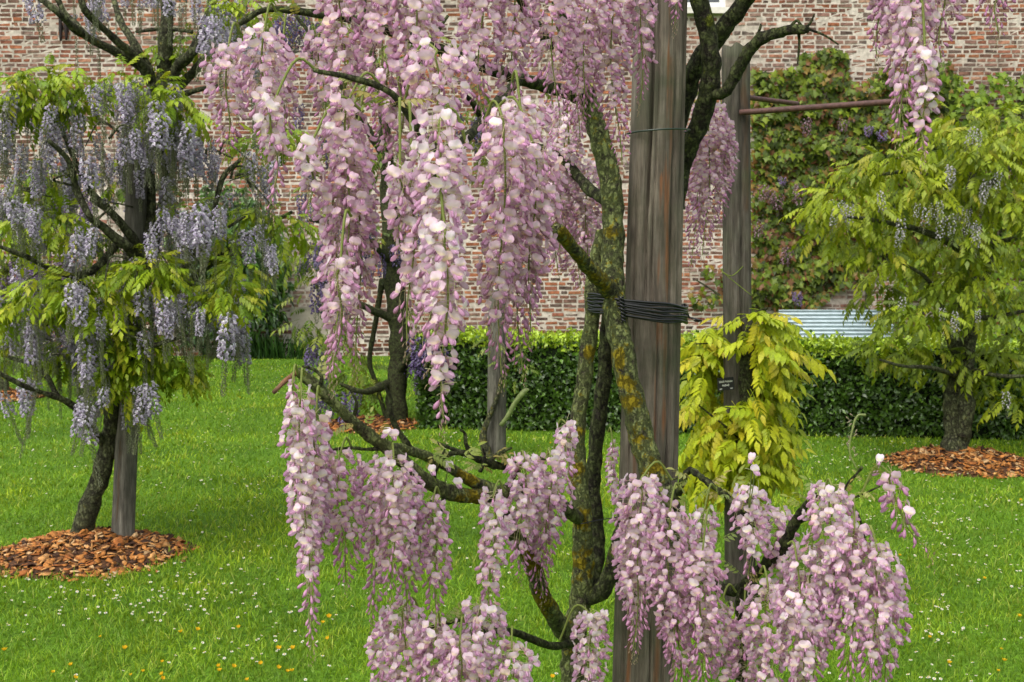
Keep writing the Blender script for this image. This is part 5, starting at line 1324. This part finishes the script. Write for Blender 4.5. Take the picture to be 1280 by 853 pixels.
# ------------------------------------------------------------------ creepers on the wall, wall shrub, iris blades, corrugated sheet
def ivy_tm(seed):
    r = random.Random(seed)
    out = [(0, 0), (-.18, .42), (.2, .30), (.30, .62), (.52, .28), (1.0, 0), (.52, -.28), (.30, -.62), (.2, -.30), (-.18, -.42)]
    V = [[.32, 0, .0]] + [[x, y, -.10 * x + .28 * abs(y) * (-.6) + r.uniform(-.03, .03)] for x, y in out]
    n = len(out)
    C = np.ones((n + 1, 3)); C[0] = 1.12; C[6] = (1.05, .9, .8)
    return np.array(V), [np.array([[0, 1 + i, 1 + (i + 1) % n] for i in range(n)])], C
IVY = [ivy_tm(1), ivy_tm(2), ivy_tm(3)]
def creeper(label, inside, rect, n, pal, pick, size, stems, single=300, seed=0):
    c = P((rect[0] + rect[2]) / 2, 440, WALL_Y - .12); t = thing('wall_creeper', label, 'creeper', (c[0], WALL_Y - .12, 0))
    for s in stems:
        limb('stem', [(a, b, WALL_Y - .07) for a, b in s], np.linspace(2.2, 1.0, len(s)), t, M_BARKF, 0, sides=6, n=24, bump=.3, bs=4)
    pos = []; dr = []; up = []; ci = []; sc = []
    while len(pos) < n:
        px, py = rnd.uniform(rect[0], rect[2]), rnd.uniform(rect[1], rect[3])
        v = inside(px, py)
        if rnd.random() > v: continue
        bulge = .16 + .22 * n3((px * .03, py * .035, seed), 1) + .10 * n3((px * .09, py * .1, seed), 1)
        pos.append(P(px, py, WALL_Y - max(.04, bulge) + rnd.uniform(-.03, .08)))
        dr.append(unit(np.array([rnd.gauss(0, .45), -.35 + rnd.gauss(0, .25), -1 + rnd.gauss(0, .3)]))); up.append(np.array([rnd.gauss(0, .4), -1, .55 + rnd.gauss(0, .35)]))
        ci.append(pick(px, py)); sc.append(size * rnd.uniform(.6, 1.2))
    pos = np.array(pos); M = frames(np.array(dr), np.array(up)) * np.array(sc)[:, None, None]
    x, y, d = project(pos)
    hid = ((x > 1040) & (y > 130)) | ((x > 1090) & (x < 1190) & (y < 150)) if seed == 1 else (y > 150)
    scatter(t, 'leaf', 'foliage', IVY, pal, M_LEAF, pos, M, ci, rng.integers(0, 3, len(pos)), vis_score(pos) - hid * .5 - (pos[:, 1] - WALL_Y) * .5, single)
    return t
def ins1(px, py):
    top = 88 + 26 * n3((px * .02, 0, 0), 1) - (26 if 1000 < px < 1060 else 0); bot = 384 + 22 * n3((px * .03, 3, 0), 1) - max(0, px - 1015) * .55
    if py < top or py > bot or px < 938 - 80: return 0
    if px < 940: return .35 if py > 330 and n3((px * .05, py * .05, 1), 1) > -.1 else 0
    g = n3((px * .022, py * .03, 5), 1) + .5 * n3((px * .06, py * .06, 9), 1)
    return 1.0 if g > -.5 else .5
t1 = creeper('reddish green leafy creeper covering the brick wall behind the rusty bars', ins1, (860, 60, 1190, 395), 7200, [(.13, .19, .016), (.21, .28, .02), (.085, .13, .014), (.19, .09, .032), (.23, .16, .032), (.05, .075, .012)],
        lambda px, py: rnd.choices(range(6), [.28, .15, .24, .10 + (.08 if py > 200 else 0), .10, .16])[0], .10,
        [[(945, 430), (950, 330), (980, 250), (960, 160), (990, 90)], [(1000, 430), (1010, 330), (1040, 240), (1060, 140), (1030, 80)], [(930, 400), (900, 370), (870, 350)], [(1080, 420), (1090, 300), (1110, 200), (1100, 120)]], seed=1)
me = [mini_raceme(.34, .20, .042, 46, .1, (.42, .26, .28), (.46, .33, .38), 80 + q).mesh('raceme', M_PETAL) for q in range(3)]
hang(t1, me, [P(a, b, WALL_Y - .38) for a, b in ((956, 232), (964, 238), (972, 244), (1000, 232), (1055, 150), (985, 310), (950, 280), (1008, 150))], (.5, .8))
me2 = [mini_raceme(.26, .16, .04, 40, .1, (.34, .24, .46), (.44, .36, .54), 90 + q).mesh('raceme', M_PETAL) for q in range(2)]
hang(t1, me2, [P(a, b, WALL_Y - .38) for a, b in ((996, 365), (998, 370), (1088, 158), (978, 222), (1102, 164))], (.5, .75))
def ins2(px, py):
    top = 94 + 14 * n3((px * .03, 7, 0), 1)
    if py < top or py > 440 or px < 1120: return 0
    return 1.0 if n3((px * .02, py * .03, 15), 1) > -.3 else .25
creeper('bright green leafy creeper on the brick wall behind the white wisteria', ins2, (1120, 80, 1420, 440), 4400, [(.20, .30, .018), (.15, .25, .016), (.25, .34, .022), (.09, .15, .012)], lambda px, py: rnd.choices(range(4), [.35, .3, .2, .15])[0], .105,
        [[(1150, 440), (1160, 330), (1200, 220), (1190, 110)], [(1260, 440), (1250, 300), (1280, 180), (1270, 100)], [(1340, 440), (1350, 250), (1330, 110)]], single=200, seed=2)

def wall_shrub():
    t = thing('shrub', 'dark green glossy shrub growing up against the brick wall base', 'shrub', tuple(P(300, 440, WALL_Y - .4) * [1, 1, 0]))
    for k in range(7):
        x = rnd.uniform(250, 335); limb('stem', [(x, 446, WALL_Y - .35), (x + rnd.uniform(-15, 15), 400, WALL_Y - .35), (x + rnd.uniform(-20, 25), 340, WALL_Y - .3), (x + rnd.uniform(-30, 30), 290, WALL_Y - .3)], [2.2, 1.8, 1.4, 1], t, M_BARKF, 0, sides=5, n=14)
    tm = [leaflet(1, .38, .25, .4), leaflet(1, .3, .3, .6)]
    pos = []; dr = []; ci = []
    while len(pos) < 4200:
        px, py = rnd.gauss(290, 60), rnd.gauss(345, 65)
        e = ((px - 285) / 78) ** 2 + ((py - 340) / 108) ** 2
        if e > 1 + .3 * n3((px * .05, py * .05, 3), 1) or py > 440: continue
        if n3((px * .06, py * .06, 8), 1) < -.3: continue
        pos.append(P(px, py, WALL_Y - .3 - .45 * math.sqrt(max(0, 1 - e)) * rnd.uniform(.5, 1) - .1 * n3((px * .05, py * .05, 1), 1))); dr.append(unit(np.array([rnd.gauss(0, .7), -.4 + rnd.gauss(0, .4), -.6 + rnd.gauss(0, .5)]))); ci.append(rnd.choices(range(4), [.4, .3, .18, .12])[0])
    pos = np.array(pos); n = len(pos); M = frames(np.array(dr), np.array([[0, -.7, .8]]) + rng.normal(0, .4, (n, 3))) * rng.uniform(.09, .17, n)[:, None, None]
    scatter(t, 'leaf', 'foliage', tm, [(.035, .085, .014), (.055, .125, .016), (.085, .17, .02), (.02, .05, .012)], M_GLOSSY, pos, M, ci, rng.integers(0, 2, n), vis_score(pos) + (project(pos)[0] > 290) * .3, 200)
wall_shrub()
def iris(label, x0, x1, htop, n):
    t = thing('iris_clump', label, 'plant', tuple(P((x0 + x1) / 2, 447, WALL_Y - .35) * [1, 1, 0]))
    tm = blade(1.0, .05, .25)
    V, Fs, C = tm
    px = rng.uniform(x0, x1, n); b = np.array([P(a, 447, WALL_Y - .35 + rnd.uniform(-.2, .2)) for a in px]); b[:, 2] = 0
    a = rng.uniform(0, 6.28, n); x = np.stack([np.cos(a), np.sin(a), np.zeros(n)], 1); z = unit(np.stack([rng.normal(0, .3, n), rng.normal(-.1, .2, n), np.ones(n)], 1)); y = unit(np.cross(z, x)); x = np.cross(y, z)
    M = np.stack([x, y, z], -1) * (rng.uniform(.5, 1.05, n) * htop / 85)[:, None, None]
    scatter(t, 'leaf', 'foliage', [tm], [(.03, .085, .014), (.05, .13, .018), (.022, .06, .012)], M_GRASS, b, M, rng.integers(0, 3, n), np.zeros(n, int), rng.uniform(0, 1, n), 60)
iris('clump of dark green sword leaves under the cement patch at the wall base', 362, 405, 32, 200)
iris('clump of dark green sword leaves beside the glossy wall shrub', 312, 360, 36, 230)
def mid_shrub():
    t = thing('shrub', 'small yellow-green shrub at the wall base beyond the dark trunk', 'shrub', tuple(P(395, 440, WALL_Y - .8) * [1, 1, 0]))
    pos, M, k = pads([(395, 420, 14, 16, 0), (405, 408, 12, 12, 0), (388, 430, 10, 10, 0)], WALL_Y - .8, 90, .14)
    limb('stem', [(395, 448, WALL_Y - .8), (396, 430, WALL_Y - .8), (398, 412, WALL_Y - .8)], [1.5, 1.2, .8], t, M_BARKF, 0, sides=5, n=8)
    scatter(t, 'leaf', 'foliage', PIN, [(.16, .22, .02), (.2, .26, .03)], M_LEAF, pos, M, rng.integers(0, 2, len(pos)), k, vis_score(pos), 60)
mid_shrub()

# corrugated sheet leaning on the wall behind the hedge
c0, c1 = P(980, 400, 16.6), P(1124, 400, 16.6)
m = MB(); nzc = 110; V = []
for i in range(nzc + 1):
    z = i / nzc * .86
    for x in (c0[0], (c0[0] * .55 + c1[0] * .45), c1[0]):
        V.append([x, 16.6 + .35 * z / .86 + .020 * math.sin(z / .062 * 2 * math.pi), z * .84 - .01])
f = [[i * 3 + j, i * 3 + j + 1, (i + 1) * 3 + j + 1, (i + 1) * 3 + j] for i in range(nzc) for j in range(2)]
m.add(np.array(V), [f], (.37, .445, .47)); m.v = [np.concatenate(m.v) - [c0[0], 16.6, 0]]
o = link('corrugated_sheet', m.mesh('corrugated_sheet', M_PAINT), None, (c0[0], 16.6, 0))
so = o.modifiers.new('thickness', 'SOLIDIFY'); so.thickness = .004
tag(o, 'pale blue-grey corrugated metal sheet leaning behind the hedge', 'metal sheet')
